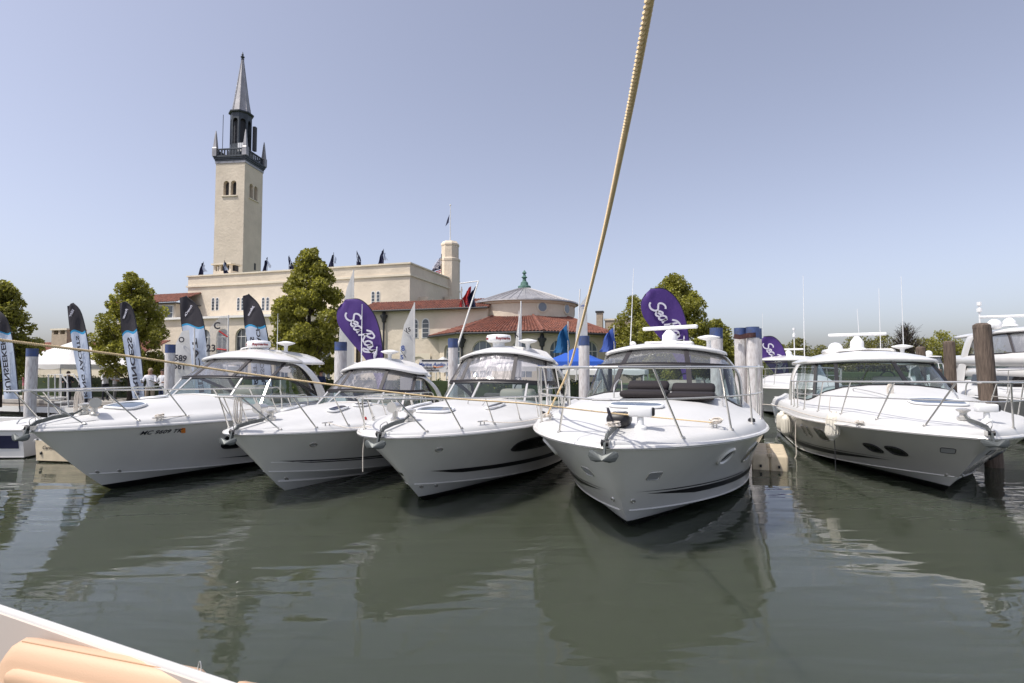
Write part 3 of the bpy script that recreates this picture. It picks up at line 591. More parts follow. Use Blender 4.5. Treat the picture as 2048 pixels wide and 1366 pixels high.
def hedge(label, ta, tb, back, w_=.95, hh=1.25, n=9000, seed=1):
    t = thing('hedge', label, 'hedge', shore((ta + tb) / 2, back, GZ), math.atan2(E2.y, E2.x), 'clipped hedges along the promenade')
    L_ = abs(tb - ta); MB().bbox((-L_ / 2 + .1, -w_ / 2 + .1, 0), (L_ / 2 - .1, w_ / 2 - .1, hh - .1)).build('hedge_core', hedgem, t)
    g = np.random.default_rng(seed); k = int(L_ / .35); cs = [(-L_ / 2 + .2 + g.random() * (L_ - .4), g.uniform(-w_ / 2 + .12, w_ / 2 - .12), g.uniform(.1, hh - .08)) for _ in range(k * 6)]
    leaves_obj('foliage', leaf_cloud(cs, [.2] * len(cs), n, .1, 1, seed), [hedgem, leafB], t, seed, kind='stuff')
hedge('long clipped green hedge behind the leftmost cruiser', 11.5, 40, 4.2, n=16000, seed=2)
hedge('clipped green hedge behind the middle cruisers', -3.5, 10.5, 4.2, n=9000, seed=4)
# ------------------------------------------------------------------ boats (local frame: +X to port, +Y aft, z up from the water)
def rbox(name, c, d, m, parent, r=.05, M=None, seg=2):
    bm = bmesh.new(); bmesh.ops.create_cube(bm, size=1)
    for v in bm.verts: v.co = Vector((v.co.x * d[0], v.co.y * d[1], v.co.z * d[2]))
    bmesh.ops.bevel(bm, geom=bm.edges[:], offset=min(r, min(d) * .45), segments=seg, profile=.5, affect='EDGES')
    for v in bm.verts: v.co = Vector(c) + (M @ v.co if M else v.co)
    me = bpy.data.meshes.new(name); bm.to_mesh(me); bm.free(); me.materials.append(m); me.polygons.foreach_set('use_smooth', [True] * len(me.polygons))
    o = bpy.data.objects.new(name, me); COL.objects.link(o); o.parent = parent; return o
class Boat:
    def __init__(s, name, label, cat, O, th, L, B, zb, zst, rake, s0, q, gun=.2, trunk=.3, cuddy=4.0, hullm=None, group=None, zc0=.42, zc1=.04, taper=.06, keel=-.45, bow_round=0.0, band=.10, chine=.86, rise=.9):
        s.L, s.B, s.zb, s.zst, s.rake, s.s0, s.q, s.gun, s.trunk, s.cuddy, s.zc0, s.zc1, s.taper, s.keel, s.chine, s.rise = L, B, zb, zst, rake, s0, q, gun, trunk, cuddy, zc0, zc1, taper, keel, chine, rise
        s.root = thing(name, label, cat, (O[0], O[1], 0), -R(th), group); s.vc = (zc0 - keel) / (zb - keel); s.hullm = hullm or gel; s.name = name; s.band = band
    def hb(s, t):
        t = max(0, min(1, t)); k = max(0.0, min(t / s.s0, 1)); return s.B / 2 * (1 - (1 - k) ** 2) ** s.q * (1 - s.taper * max(0, (t - s.s0) / (1 - s.s0)) ** 2)
    def zs(s, t): return s.zst + (s.zb - s.zst) * (1 - max(0, min(1, t))) ** 1.5
    def bc(s, t):
        k = min(max(t, 0) / (s.s0 + .12), 1); return s.B / 2 * s.chine * (1 - (1 - k) ** 1.9) ** max(.8, s.q + .2)
    def zc(s, t): return s.zc1 + (s.zc0 - s.zc1) * (1 - min(t / .62, 1)) ** 1.7
    def stem(s, v):
        z = s.keel + (s.zb - s.keel) * v
        return s.rake * max(0.0, 1 - z / s.zb) ** 1.08 if z >= 0 else s.rake + (-z) * 2.2
    def pt(s, t, v, side=1, off=0.0):
        a0 = s.stem(v); a = a0 + t * (s.L - a0)
        if v >= s.vc:
            w_ = (v - s.vc) / (1 - s.vc); x = lerp(s.bc(t), s.hb(t), w_ ** (1 + .45 * (1 - t))); z = lerp(s.zc(t), s.zs(t), w_)
        else:
            w_ = v / s.vc; x = s.bc(t) * w_; z = lerp(s.keel - .12 * min(t * 3, 1), s.zc(t), w_ ** .9)
        return Vector((side * (x + off), a, z))
    def sec(s, t):
        """deck section from the sheer to the centre: list of (x, z)"""
        b = s.hb(t); z = s.zs(t); k = min(1, b / .7); a = t * s.L; e = min(1.0, a / 2.6); g = s.gun * (.42 + .58 * e); hm = s.trunk * min(1.0, a / s.cuddy) ** s.rise * (1.0 if a < s.cuddy else 1.0); kb = max(b * .55, b - .48)
        return [(b, z + .012), (b - .02 * k, z + g * .35), (b - .06 * k, z + g * .68), (b - .13 * k, z + g * .9), (b - .22 * k, z + g * .98), (b - .33 * k, z + g + .01 * k + hm * .06), (kb, z + g + .03 * k * e + hm * .22), (kb * .84, z + g + .05 * k * e + hm * .64), (kb * .62, z + g + .065 * k * e + hm * .87), (kb * .3, z + g + .08 * k * e + hm * .98), (0, z + g + .085 * k * e + hm)]
    def deck(s, a, x):
        p = s.sec(a / s.L); xs = [q[0] for q in p][::-1]; zz = [q[1] for q in p][::-1]; return float(np.interp(abs(x), xs, zz))
    def dp(s, a, x, dz=0.0): return Vector((x, a, s.deck(a, x) + dz))
    def hull(s, cock=None, stripe=None, deckm=None):
        r = s.root; ts = [(k / 44) ** 1.35 for k in range(45)]
        vs = [s.vc + (1 - s.vc) * k / 12 for k in range(13)]
        m = MB()
        for sd in (1, -1): m.grid([[s.pt(t, v, sd) for v in vs] for t in ts], flip=sd < 0)
        sec = [s.pt(1, v, 1) for v in vs]; m.add([p for p in sec] + [Vector((-p.x, p.y, p.z)) for p in sec], [(i, i + 1, len(sec) + i + 1, len(sec) + i) for i in range(len(sec) - 1)])
        s.o_hull = m.build('hull', s.hullm, r, smooth=1, weld=True, angle=50)
        vb = [s.vc * k / 5 for k in range(6)]; m = MB()
        for sd in (1, -1): m.grid([[s.pt(t, v, sd) for v in vb] for t in ts], flip=sd < 0)
        hp = hullpaint('bottom_paint_' + s.name + str(len(MATS)), (.72, .71, .68), s.band)
        m.build('hull_bottom', hp, r, smooth=1, weld=True, angle=25)
        m = MB()                                                   # the chine's small flat
        for sd in (1, -1): m.tube([s.pt(t, s.vc, sd, .0) for t in ts[1:]], 0, flat=(.022, .02))
        m.build('chine_rail', s.hullm if s.hullm is gel else gel, r)
        m = MB(); p = [s.pt(t, 1, -1, .0) for t in ts][::-1] + [s.pt(t, 1, 1, .0) for t in ts][1:]
        rr = MB().tube(p, .036, 8).build('rub_rail', gel, r, smooth=1)
        MB().tube([q + Vector((0, 0, -.004)) + Vector((q.x, q.y - s.L * .45, 0)).normalized() * .032 for q in p], .012, 6).build('rub_strip', steel, rr, smooth=1)
        # deck: closed over the foredeck, then side coamings round an open cockpit
        c0 = cock or s.L; t0 = c0 / s.L; m = MB(); tt = [t0 * (k / 40) ** 1.3 for k in range(41)]
        for sd in (1, -1): m.grid([[Vector((sd * x, t * s.L, z)) for x, z in s.sec(t)] for t in tt], flip=sd < 0)
        s.o_deck = m.build('foredeck', deckm or geld, r, smooth=1, weld=True, angle=45)
        if cock:
            tt = [lerp(t0, 1, k / 14) for k in range(15)]
            for sd in (1, -1):
                m = MB(); rows = []
                for t in tt:
                    sc = s.sec(t)[:7]; rows.append([Vector((sd * x, t * s.L, z)) for x, z in sc] + [Vector((sd * (sc[-1][0] - .08), t * s.L, sc[-1][1] - .02)), Vector((sd * (sc[-1][0] - .1), t * s.L, .5))])
                m.grid(rows); m.build('side_coaming', deckm or geld, r, smooth=1, angle=45)
            fw = s.sec(.8)[6][0] - .1; MB().bbox((-fw, c0, .44), (fw, s.L - .02, .5)).build('cockpit_sole', cream, r)
            sc = s.sec(t0); pts = [Vector((x, c0, z)) for x, z in sc[6:]] + [Vector((-x, c0, z)) for x, z in sc[6:][::-1]][1:] + [Vector((-sc[6][0], c0, .5)), Vector((sc[6][0], c0, .5))]
            MB().prism(pts, (0, .03, 0)).build('bulkhead', cream, r)
            MB().bbox((-s.hb(1) + .1, s.L - .12, .3), (s.hb(1) - .1, s.L - .01, s.zst + s.gun)).build('transom', gel, r)
    def stripe(s, t0, t1, v0, v1, side, m=None, taper0=True, taper1=False, name='hull_stripe', n=40, sharp=5):
        rows = []
        for k in range(n + 1):
            f = k / n; t = lerp(t0, t1, f); w_ = (min(1, f * sharp) if taper0 else 1) * (min(1, (1 - f) * 5) if taper1 else 1)
            rows.append([s.pt(t, lerp(v1, v0, w_ * u), side, .007) for u in (0, .5, 1)])
        MB().grid(rows).build(name, m or black, s.root, smooth=1)
    def hull_shape(s, t, v, da, dv, side, m, name, ring=None, ex=2.6, slant=0.0, n=22, rr=.014):
        pts = []
        for k in range(n):
            c, d = math.cos(2 * math.pi * k / n), math.sin(2 * math.pi * k / n); x = math.copysign(abs(c) ** (2 / ex), c); y = math.copysign(abs(d) ** (2 / ex), d)
            pts.append(s.pt(t + (da * x + slant * y) / s.L, v + dv * y, side, .006))
        w_ = MB(); rows = []
        for kf in (1, .75, .5, .25, .02):
            row = []
            for k in range(n):
                c, d = math.cos(2 * math.pi * k / n), math.sin(2 * math.pi * k / n); x = math.copysign(abs(c) ** (2 / ex), c) * kf; y = math.copysign(abs(d) ** (2 / ex), d) * kf
                row.append(s.pt(t + (da * x + slant * y) / s.L, v + dv * y, side, .007))
            rows.append(row)
        w_ = w_.rings(rows, False).build(name, m, s.root, smooth=1)
        if ring: MB().tube(pts, rr, 6, closed=True).build('rim', ring, w_, smooth=1)
        return w_
    def rail(s, t_end, hr, stan, over=.28, mid=False, ins=.10, r=.0165, drop=True, lean=.12, fade=.0, zconst=None, start=None):
        """bow rail: top rail round the bow, stanchions on both sides, optional mid rail"""
        ro = s.root
        def top(t, sd, f=1.0):
            b = max(0.0, s.hb(t) - ins) + .05 * f; a = t * s.L - over * f * (1 - min(t / .22, 1)) ** 1.3; bb = max(b, .18 * (1 - t)) if t < .02 else b
            z = (zconst if zconst else s.zs(t) + s.gun + hr * (1 - fade * t / t_end))
            return Vector((sd * bb, a, lerp(s.zs(t) + s.gun, z, f)))
        ts = [t_end * (k / 26) ** 1.7 for k in range(27)]
        def path(f):
            pts = [top(t, -1, f) for t in ts][::-1] + [top(t, 1, f) for t in ts]
            if drop and f == 1.0:
                for e, sd in ((0, -1), (-1, 1)):
                    te = t_end + .045; q = s.dp(min(te * s.L, s.L), sd * (s.hb(te) - ins), 0); p = pts[e]; midp = Vector((q.x, (p.y + q.y) / 2 + .12, p.z - .05)); sm = smooth_path([p, midp, q], 6)[1:]
                    pts = (sm[::-1] + pts) if e == 0 else (pts + sm)
            return pts
        MB().tube(path(1.0), r, 8).build('bow_rail', steel, ro, smooth=1)
        if mid: MB().tube(path(.5), r * .75, 8).build('mid_rail', steel, ro, smooth=1)
        for sd in (-1, 1):
            for t in stan:
                p = top(t, sd); tb = min(t + (lean + .1) / s.L, t_end + .04); x = sd * max(0.03, s.hb(tb) - ins); q = Vector((x, tb * s.L, s.deck(tb * s.L, x) - .01))
                st = MB().tube([q, p], r * .85, 6).build('stanchion', steel, ro, smooth=1); MB().lathe([(.035, 0), (.035, .02), (.02, .035)], q, 8).build('base_foot', steel, st)
    def anchor(s, sc=1.0, dx=0.0):
        r = s.root; z = s.zb + s.gun * .35; a = thing_part('anchor', r)
        m = MB(); m.tube([(dx, .72, s.deck(.72, 0) + .05), (dx, .35, s.deck(.35, 0) + .07), (dx, .05, z + .08), (dx, -.14 * sc, z - .02), (dx, -.2 * sc, z - .16)], 0, flat=(.03, .065)); m.build('shank', galv, a)
        pts = lambda k: [(-.27, .03), (-.25, .10), (-.18, .115), (-.08, .07), (0, .045), (.08, .07), (.18, .115), (.25, .10), (.27, .03), (.22, -.05), (.12, -.075), (0, -.05), (-.12, -.075), (-.22, -.05)]
        m = MB(); front = [Vector((dx + x * sc, -.2 * sc - .12 + abs(x) * .2 * sc, z - .17 + y_ * sc)) for x, y_ in pts(0)]; back = [p + Vector((0, .03, .008)) for p in front]
        n = len(front); c0 = len(front) * 2; m.add(front + back + [Vector((dx, -.2 * sc - .16, z - .19)), Vector((dx, -.2 * sc - .1, z - .18))], [(i, (i + 1) % n, c0) for i in range(n)] + [((i + 1) % n + n, i + n, c0 + 1) for i in range(n)] + [(i, i + n, (i + 1) % n + n, (i + 1) % n) for i in range(n)]); m.build('fluke', galv, a)
        m = MB(); 
        for e in (-1, 1): m.bbox((dx + e * .045 - .006, -.1, z - .05), (dx + e * .045 + .006, .35, z + .03))
        m.build('roller_cheek', steel, a); MB().lathe([(.045, -.05), (.03, 0), (.045, .05)], (dx, -.08, z), 10, M=Matrix.Rotation(math.pi / 2, 3, 'Y')).build('roller', black, a)
        MB().tube(smooth_path([(dx, .15, z + .1), (dx + .05, .05, z + .18), (dx + .02, -.08, z + .14), (dx, -.06, z + .05)], 5), .008, 5).build('shackle_loop', steel, a)
        wl = MB().lathe([(.1, 0), (.1, .06), (.06, .09), (.06, .14), (.11, .17), (.11, .2), (.05, .22)], s.dp(.95, dx), 14).build('windlass', steel, r, smooth=1)
        MB().tube([(dx, .72, s.deck(.72, 0) + .05), s.dp(.9, dx, .1)], .018, 6).build('chain', galv, a)
    def hatch(s, a, x=0, la=.25, lx=.33, m=None):
        n = 26; pts = []
        for k in range(n):
            c, d = math.cos(2 * math.pi * k / n), math.sin(2 * math.pi * k / n); xx = x + lx * math.copysign(abs(c) ** .7, c); aa = a + la * math.copysign(abs(d) ** .7, d); pts.append(s.dp(aa, xx, .045))
        h = MB().add(pts + [s.dp(a, x, .055)], [(i, (i + 1) % n, n) for i in range(n)]).build('deck_hatch', m or hglass, s.root, smooth=1); MB().tube([p - Vector((0, 0, .012)) for p in pts], .026, 6, closed=True).build('hatch_frame', wplast, h, smooth=1)
    def cleat(s, a, x, rz=0.0):
        p = s.dp(a, x); c, d = math.cos(rz), math.sin(rz); e = Vector((d, c, 0)); m = MB(); m.tube([p + e * -.13 + Vector((0, 0, .06)), p + e * .13 + Vector((0, 0, .06))], .014, 6)
        for k in (-.05, .05): m.tube([p + e * k - Vector((0, 0, .01)), p + e * k + Vector((0, 0, .06))], .013, 6)
        return m.build('cleat', steel, s.root, smooth=1)
    def searchlight(s, a, x, rz=0.0, sc=1.0, chrome=False):
        p = s.dp(a, x); mm = steel if chrome else wplast; h = MB().lathe([(.085, -.01), (.085, .03), (.05, .06), (.045, .17)], p, 14).build('searchlight', mm, s.root, smooth=1)
        if chrome:
            Mx = Matrix.Rotation(rz, 3, 'Z') @ Matrix.Rotation(math.pi / 2, 3, 'X'); MB().lathe([(.02, -.16), (.07, -.12), (.09, 0), (.1, .12), (.1, .14)], p + Vector((0, 0, .24)), 14, M=Mx).build('lamp_head', mm, h, smooth=1)
        else:
            Mx = Matrix.Rotation(rz, 3, 'Z'); rbox('lamp_head', p + Vector((0, 0, .25)), (.34, .15, .15), mm, h, .03, Mx); rbox('lamp_lens', p + Vector((0, 0, .25)) + Mx @ Vector((.17, 0, 0)), (.06, .12, .12), black, h, .02, Mx)
    def plan(s, W, af, D, Ls, nx=2.7, n=15, aft_in=0.0):
        """U-shaped plan curve: list of (x, a, k) from starboard aft round the front to port aft; k = progress along the straight side"""
        half = []
        for i in range(n + 1):
            ph = math.pi / 2 * i / n; half.append((W * math.sin(ph) ** (2 / nx), af + D * (1 - math.cos(ph) ** (2 / nx)), 0.0))
        for i in range(1, 7): half.append((W - aft_in * i / 6, af + D + Ls * i / 6, i / 6))
        return [(-x, a, k) for x, a, k in half[:0:-1]] + half
    def house(s, W, af, D, Ls, zt, sh, zh, sh2, kt=.93, kh=.84, bars=(), vbars=(), aft_end=None, crown=.1, thick=.1, roofm=None, sidedrop=1.0, legs=True, barm=None, vinyl=True, legx=.1, leg_a=None, hem=.07, mull=.05, slant=.5, nofront=False, frame_m=None, over=.10, leg_w=.42, hd=.0):
        """windscreen on the deck, clear curtains above it, hardtop, arch legs"""
        r = s.root; P = s.plan(W, af, D, Ls); barm = barm or steel
        base = [s.dp(a, x, .015) for x, a, k in P]
        topc = [Vector((x * kt, a + sh * (1 - .4 * k), lerp(zt - .06 * (x / W) ** 2, s.deck(a, x) + .12, k * sidedrop))) for x, a, k in P]
        roof = [Vector((x * kh, a + sh2 * (1 - k) - slant * k, zh - hd * (x / W) ** 2 - hd * .4 * k)) for x, a, k in P]
        N = len(P); ws = thing_part('windscreen', r)
        def idx(u): return int(round((u + 1) / 2 * (N - 1)))
        def panel(A_, B_, i, j, name, m, par, nv=4):
            rows = [[A_[k].lerp(B_[k], v / nv) for v in range(nv + 1)] for k in range(i, j + 1)]; return MB().grid(rows).build(name, m, par, smooth=1)
        cuts = [0] + [idx(u) for u in bars] + [N - 1]
        for i, j in zip(cuts[:-1], cuts[1:]): panel(base, topc, i, j, 'pane', wglass, ws)
        for c in cuts[1:-1]: MB().tube([base[c], topc[c]], 0, flat=(mull, .04)).build('mullion', barm, ws)
        MB().tube(base, .022, 6).build('sill_frame', frame_m or steel, ws, smooth=1)
        MB().tube(topc, .026, 6).build('head_frame', frame_m or (black if vinyl else steel), ws, smooth=1)
        if vinyl:
            en = thing_part('curtain', r); cuts = [0] + [idx(u) for u in vbars] + [N - 1]
            for i, j in zip(cuts[:-1], cuts[1:]): panel(topc, roof, i, j, 'clear_panel', cvinyl, en, 5)
            for c in cuts: MB().tube([topc[c].lerp(roof[c], f) + Vector((0, -.006, 0)) for f in (0, .5, 1)], 0, flat=(max(.095, mull), .02)).build('zip_strip', bvinyl, en)
            MB().tube([p + Vector((0, 0, .02)) for p in topc], 0, flat=(.03, max(.06, hem * .7))).build('hem', bvinyl, en); MB().tube([p - Vector((0, 0, hem * .4)) for p in roof], 0, flat=(.03, hem)).build('hem', bvinyl, en)
        # hardtop
        ea = aft_end or (af + D + Ls + sh2); out = [Vector((p.x * 1.0 + math.copysign(over, p.x) * min(1, abs(p.x) / .4), p.y - over * .9 * max(0, 1 - k_[2] * 2), p.z)) for p, k_ in zip(roof, P)]
        last = out[-1]; nst = 5; out = [Vector((out[0].x, lerp(out[0].y, ea, i / nst), out[0].z)) for i in range(nst, 0, -1)] + out + [Vector((last.x, lerp(last.y, ea, i / nst), last.z)) for i in range(1, nst + 1)]
        bk = [Vector((lerp(out[-1].x, out[0].x, i / 8), ea + .12 * math.sin(math.pi * i / 8), zh)) for i in range(1, 8)]; ring = out + bk; cy = (min(p.y for p in ring) + ea) / 2; ctr = Vector((0, cy, zh)); rows = []
        for kf, dz in ((.0, 0), (.9, .0), (.985, .0), (1.0, .025), (1.0, thick * .6), (.985, thick * .85), (.95, thick), (.85, thick + crown * .28), (.65, thick + crown * .58), (.4, thick + crown * .84), (.15, thick + crown), (.0, thick + crown)):
            rows.append([Vector((p.x * kf, cy + (p.y - cy) * kf, p.z * kf + zh * (1 - kf) + dz)) for p in ring])
        ht = MB().rings(rows, False).build('hardtop', roofm or gel, r, smooth=1, angle=60)
        if legs:
            for sd in (-1, 1):
                i0 = 0 if sd < 0 else N - 1; r0 = roof[i0]; q0 = base[i0]; o_ = Vector((sd, 0, 0))
                path = smooth_path([r0 + Vector((-sd * .02, -.35, thick * .5)), r0 + o_ * (over * .8 + .02) + Vector((0, .02, -.03)), r0.lerp(q0, .45) + o_ * (over * .6 + legx * .28) + Vector((0, .14, .04)), q0 + o_ * .06 + Vector((0, .25, -.06))], 6)
                rows = []
                for i, p in enumerate(path):
                    wd = leg_w * (1.4 - .7 * min(1, i / 7) + .35 * max(0, (i - 12) / 6)); th = .045
                    rows.append([p + Vector((th * math.cos(2 * math.pi * k / 12), wd * .5 * math.sin(2 * math.pi * k / 12), 0)) for k in range(12)])
                MB().rings(rows).build('arch_leg', roofm or gel, r, smooth=1, angle=60)
        s.roof_z = zh + thick + crown; s.roof_mid = cy; return ht
    def cockpit(s, a, z=1.6, wheel=True, seatm=None):
        r = s.root; d0 = s.deck(a - .3, .5)
        rbox('dash_pod', (.55, a - .05, d0 + .1), (.9, .5, .28), cream, r, .1)
        if wheel:
            w_ = MB().tube([(.55 + .19 * math.cos(k * math.pi / 8), a + .28 - .06 * math.sin(k * math.pi / 8), d0 + .2 + .19 * math.sin(k * math.pi / 8)) for k in range(16)], .016, 6, closed=True).build('steering_wheel', black, r, smooth=1)
            MB().tube([(.55, a + .1, d0 + .12), (.55, a + .28, d0 + .2)], .025, 6).build('hub', black, w_)
        for x in (.55, -.55):
            st = rbox('helm_seat', (x, a + .95, .95), (.62, .55, .28), seatm or cream, r, .08); rbox('seat_back', (x, a + 1.22, 1.35), (.6, .18, .75), seatm or cream, st, .07); rbox('pedestal', (x, a + .95, .66), (.25, .25, .4), gplast, st, .04)
        rbox('lounge_seat', (0, s.L - .7, .8), (s.hb(.95) * 1.5, .7, .5), seatm or cream, r, .1)
    def radome(s, x, a, z, R_=.31, text=None):
        d = MB().lathe([(R_ * .45, -.02), (R_ * .5, .05), (R_ * .9, .07), (R_, .11), (R_, .2), (R_ * .93, .255), (R_ * .6, .275), (0.01, .28)], (x, a, z), 28).build('radar_dome', wplast, s.root, smooth=1, angle=60)
        if text:
            for an in (.75, -1.3, 2.8):
                o = text_obj(text, .105, redink, d, Matrix.Identity(4), 'lettering', .001, bold=.004)
                for v in o.data.vertices: f = v.co.x / R_ + an; v.co = Vector((x + (R_ + .004) * math.sin(f), a - (R_ + .004) * math.cos(f), z + .16 + v.co.y))
    def mushroom(s, x, a, z, sc=1.0):
        MB().lathe([(.06 * sc, -.03), (.05 * sc, .08 * sc), (.06 * sc, .16 * sc), (.2 * sc, .2 * sc), (.27 * sc, .235 * sc), (.26 * sc, .25 * sc), (.1 * sc, .29 * sc), (.01, .3 * sc)], (x, a, z), 20).build('satellite_antenna', wplast, s.root, smooth=1, angle=60)
    def dome(s, x, a, z, R_=.2):
        MB().lathe([(R_ * .7, -.03), (R_ * .95, .05)] + [(R_ * math.cos(k * math.pi / 12), R_ * .6 + R_ * math.sin(k * math.pi / 12)) for k in range(7)], (x, a, z), 20).build('satellite_dome', wplast, s.root, smooth=1, angle=60)
    def scanner(s, x, a, z, L_=1.25, rz=0.0, hgt=.3, text=None):
        p = MB().lathe([(.26, -.02), (.24, .04), (.19, .06), (.185, hgt * .6), (.13, hgt * .8), (.07, hgt)], (x, a, z), 24).build('radar_pedestal', wplast, s.root, smooth=1, angle=40)
        b = rbox('scanner_bar', (x, a, z + hgt + .06), (L_, .12, .1), wplast, p, .04, Matrix.Rotation(rz, 3, 'Z'), 3)
        if text: text_obj(text, .075, redink, p, frame((x + L_ * .3, a - .064, z + hgt + .06), (1, 0, 0), (0, 0, 1)), 'lettering', .001, bold=.003)
    def whip(s, x, a, z, top, r=.011, lean=(0, 0)):
        MB().tube([(x, a, z), (x + lean[0] * .4, a + lean[1] * .4, lerp(z, top, .4)), (x + lean[0], a + lean[1], top)], [r, r * .8, r * .45], 6).build('whip_aerial', wplast, s.root)
    def to_world(s, p): return s.root.matrix_basis @ Vector(p)
def thing_part(name, parent):
    o = bpy.data.objects.new(name, None); COL.objects.link(o); o.parent = parent; o.empty_display_size = .1; return o
def rope(name, pts, r, label, m=None, strands=0, pitch=.06, group=None, n=8, cat='rope', parent=None, sm=True):
    P = smooth_path(pts, n) if sm else [Vector(p) for p in pts]; mb = MB()
    if not strands: mb.tube(P, r, 6)
    else:
        L_ = [0.0]
        for a, b in zip(P[:-1], P[1:]): L_.append(L_[-1] + (b - a).length)
        N = int(L_[-1] / pitch * 7); Pa = np.array([tuple(p) for p in P]); ls = np.linspace(0, L_[-1], N); Q = np.stack([np.interp(ls, L_, Pa[:, k]) for k in range(3)], 1)
        T = np.gradient(Q, axis=0); T /= np.linalg.norm(T, axis=1)[:, None]; u = np.cross(T, [0, 0, 1.0]); u /= np.linalg.norm(u, axis=1)[:, None] + 1e-9; v = np.cross(T, u)
        for k in range(strands):
            ph = ls / pitch * 2 * math.pi + k * 2 * math.pi / strands; cc = Q + (u * np.cos(ph)[:, None] + v * np.sin(ph)[:, None]) * r * .5
            ring = []; sg = 7
            for j in range(sg):
                a = 2 * math.pi * j / sg; ring.append(cc + (u * math.cos(a) + v * math.sin(a)) * r * .56)
            V = np.stack(ring, 1).reshape(-1, 3); F = [(i * sg + j, i * sg + (j + 1) % sg, (i + 1) * sg + (j + 1) % sg, (i + 1) * sg + j) for i in range(N - 1) for j in range(sg)]
            mb.add(V.tolist(), F)
    return mb.build(name, m or ropem, parent, smooth=1, label=label if parent is None else None, cat=cat if parent is None else None, group=group)
def fender_obj(loc, label, L_=.75, r=.14, tilt=(0, 0), group=None):
    t = thing('fender', label, 'fender', loc, group=group); prof = [(.01, 0), (.05, 0), (.06, .04), (r * .8, .07), (r, .13), (r, L_ - .13), (r * .8, L_ - .07), (.06, L_ - .04), (.05, L_), (.01, L_)]
    t.rotation_euler = (tilt[0], tilt[1], 0); b = MB().lathe(prof, (0, 0, 0), 20).build('body', fender, t, smooth=1, angle=60)
    for k in range(14):
        a = k * 2 * math.pi / 14; MB().tube([(r * math.cos(a), r * math.sin(a), .15), (r * math.cos(a), r * math.sin(a), L_ - .15)], .012, 4).build('rib', fender, b)
    return t

# --- leftmost cruiser
G = 'white motor cruisers moored bow-out in a row'
b1 = Boat('motor_cruiser', 'leftmost white motor cruiser with hardtop and registration number on its bow', 'boat', (-8.45, 9.60), 9.9, 10.3, 3.73, 1.36, 1.16, 1.48, .58, .69, .2, .26, 3.7, group=G, band=.13, rise=.8)
b1.hull(cock=5.0); b1.rail(.42, .52, [.012, .085, .17, .26, .35], over=.36, lean=.32); b1.anchor(.66); b1.hatch(1.75, .1, .3, .34); b1.hatch(2.9, -.3, .2, .25)
b1.house(1.48, 3.75, 1.25, 2.0, 2.22, .55, 2.72, 1.35, kt=.92, kh=.86, bars=(-.38, -.12, .24, .5), vbars=(-.5, -.16, .16, .5), aft_end=7.5, crown=.2, thick=.09, legx=.35, leg_w=.55, hd=.12, slant=.75, hem=.11)
b1.cockpit(5.3); b1.radome(-.05, 6.3, b1.roof_z - .03, .33, 'Raymarine'); b1.mushroom(.5, 6.8, b1.roof_z - .05); b1.whip(.15, 6.9, b1.roof_z - .08, b1.roof_z + 1.1)
b1.searchlight(.95, .22, .9, chrome=True); b1.cleat(1.6, 1.05, .35); b1.cleat(1.6, -1.05, -.35); b1.cleat(5.2, b1.hb(.5) - .15)
b1.hull_shape(.315, .76, .34, .085, 1, dglass, 'hull_window', black, 3.2, .12, rr=.02); b1.hull_shape(.315, .76, .34, .085, -1, dglass, 'hull_window', black, 3.2, .12, rr=.02)
b1.stripe(.26, .95, b1.vc + .06, b1.vc + .085, 1); b1.stripe(.26, .95, b1.vc + .06, b1.vc + .085, -1)
MB().tube(smooth_path([b1.dp(6.9, -.35, 0) * 0 + Vector((-.55, 6.2, b1.roof_z - .1)), (-.5, 6.2, b1.roof_z + .02), (.0, 6.2, b1.roof_z + .05), (.35, 6.2, b1.roof_z - .06)], 6), .02, 6).build('roof_grab_rail', wplast, b1.root)
def reg(bt, s_, t, v, size, side):
    """registration letters laid on the hull side"""
    p = bt.pt(t, v, side, .012); q = bt.pt(t + .03, v, side, .012); u = bt.pt(t, v + .05, side, .012); return text_obj(s_, size, inkb, bt.root, frame(p, (q - p) * side, u - p), 'registration_number', .0008, .25, 1.05, bold=.002)
reg(b1, 'MC 9609 TK', .155, .925, .145, 1)
p = b1.pt(.205, .925, 1, .01); b1.hull_shape(.195, .925, .045, .028, 1, orange, 'licence_sticker', None, 8)
b1.hull_shape(.36, .3, .03, .025, 1, dglass, 'through_hull', steel, 2)
for t in (.02, .055): b1.hull_shape(t, .5, .02, .012, 1, steel, 'bow_eye', steel, 2)

# --- second cruiser
b2 = Boat('motor_cruiser', 'smallest white cruiser, second from left, with sunlit clear curtains', 'boat', (-4.89, 9.64), 11.9, 9.0, 3.64, 1.30, .93, 1.34, .63, .58, .16, .27, 3.6, group=G, zc0=.5, band=-.02)
b2.hull(cock=4.9); b2.rail(.5, .52, [.012, .08, .16, .25, .34, .43], over=.3, lean=.28); b2.anchor(.62)
b2.house(1.42, 4.0, 1.15, 1.5, 1.86, .5, 2.46, 1.15, kt=.92, kh=.8, bars=(-.4, -.14, .2, .45), vbars=(-.5, -.2, .12, .5), aft_end=6.5, crown=.2, thick=.08, legx=.4, leg_w=.4, hd=.2, slant=.6, hem=.14)
b2.cockpit(5.2); b2.mushroom(.25, 5.8, b2.roof_z - .05, .95); b2.whip(.52, 5.9, b2.roof_z - .12, b2.roof_z + .32, .015); b2.whip(-.62, 5.8, b2.roof_z - .16, b2.roof_z + 1.55, .016)
for x, a in ((.55, 2.5), (-.55, 2.5), (.62, 3.5)): b2.hatch(a, x, .36, .11, dglass)
b2.stripe(.035, .96, b2.vc + .10, b2.vc + .135, 1, sharp=16); b2.stripe(.09, .96, b2.vc + .12, b2.vc + .15, -1); b2.cleat(1.4, .95, .35); b2.cleat(1.4, -.95, -.35)
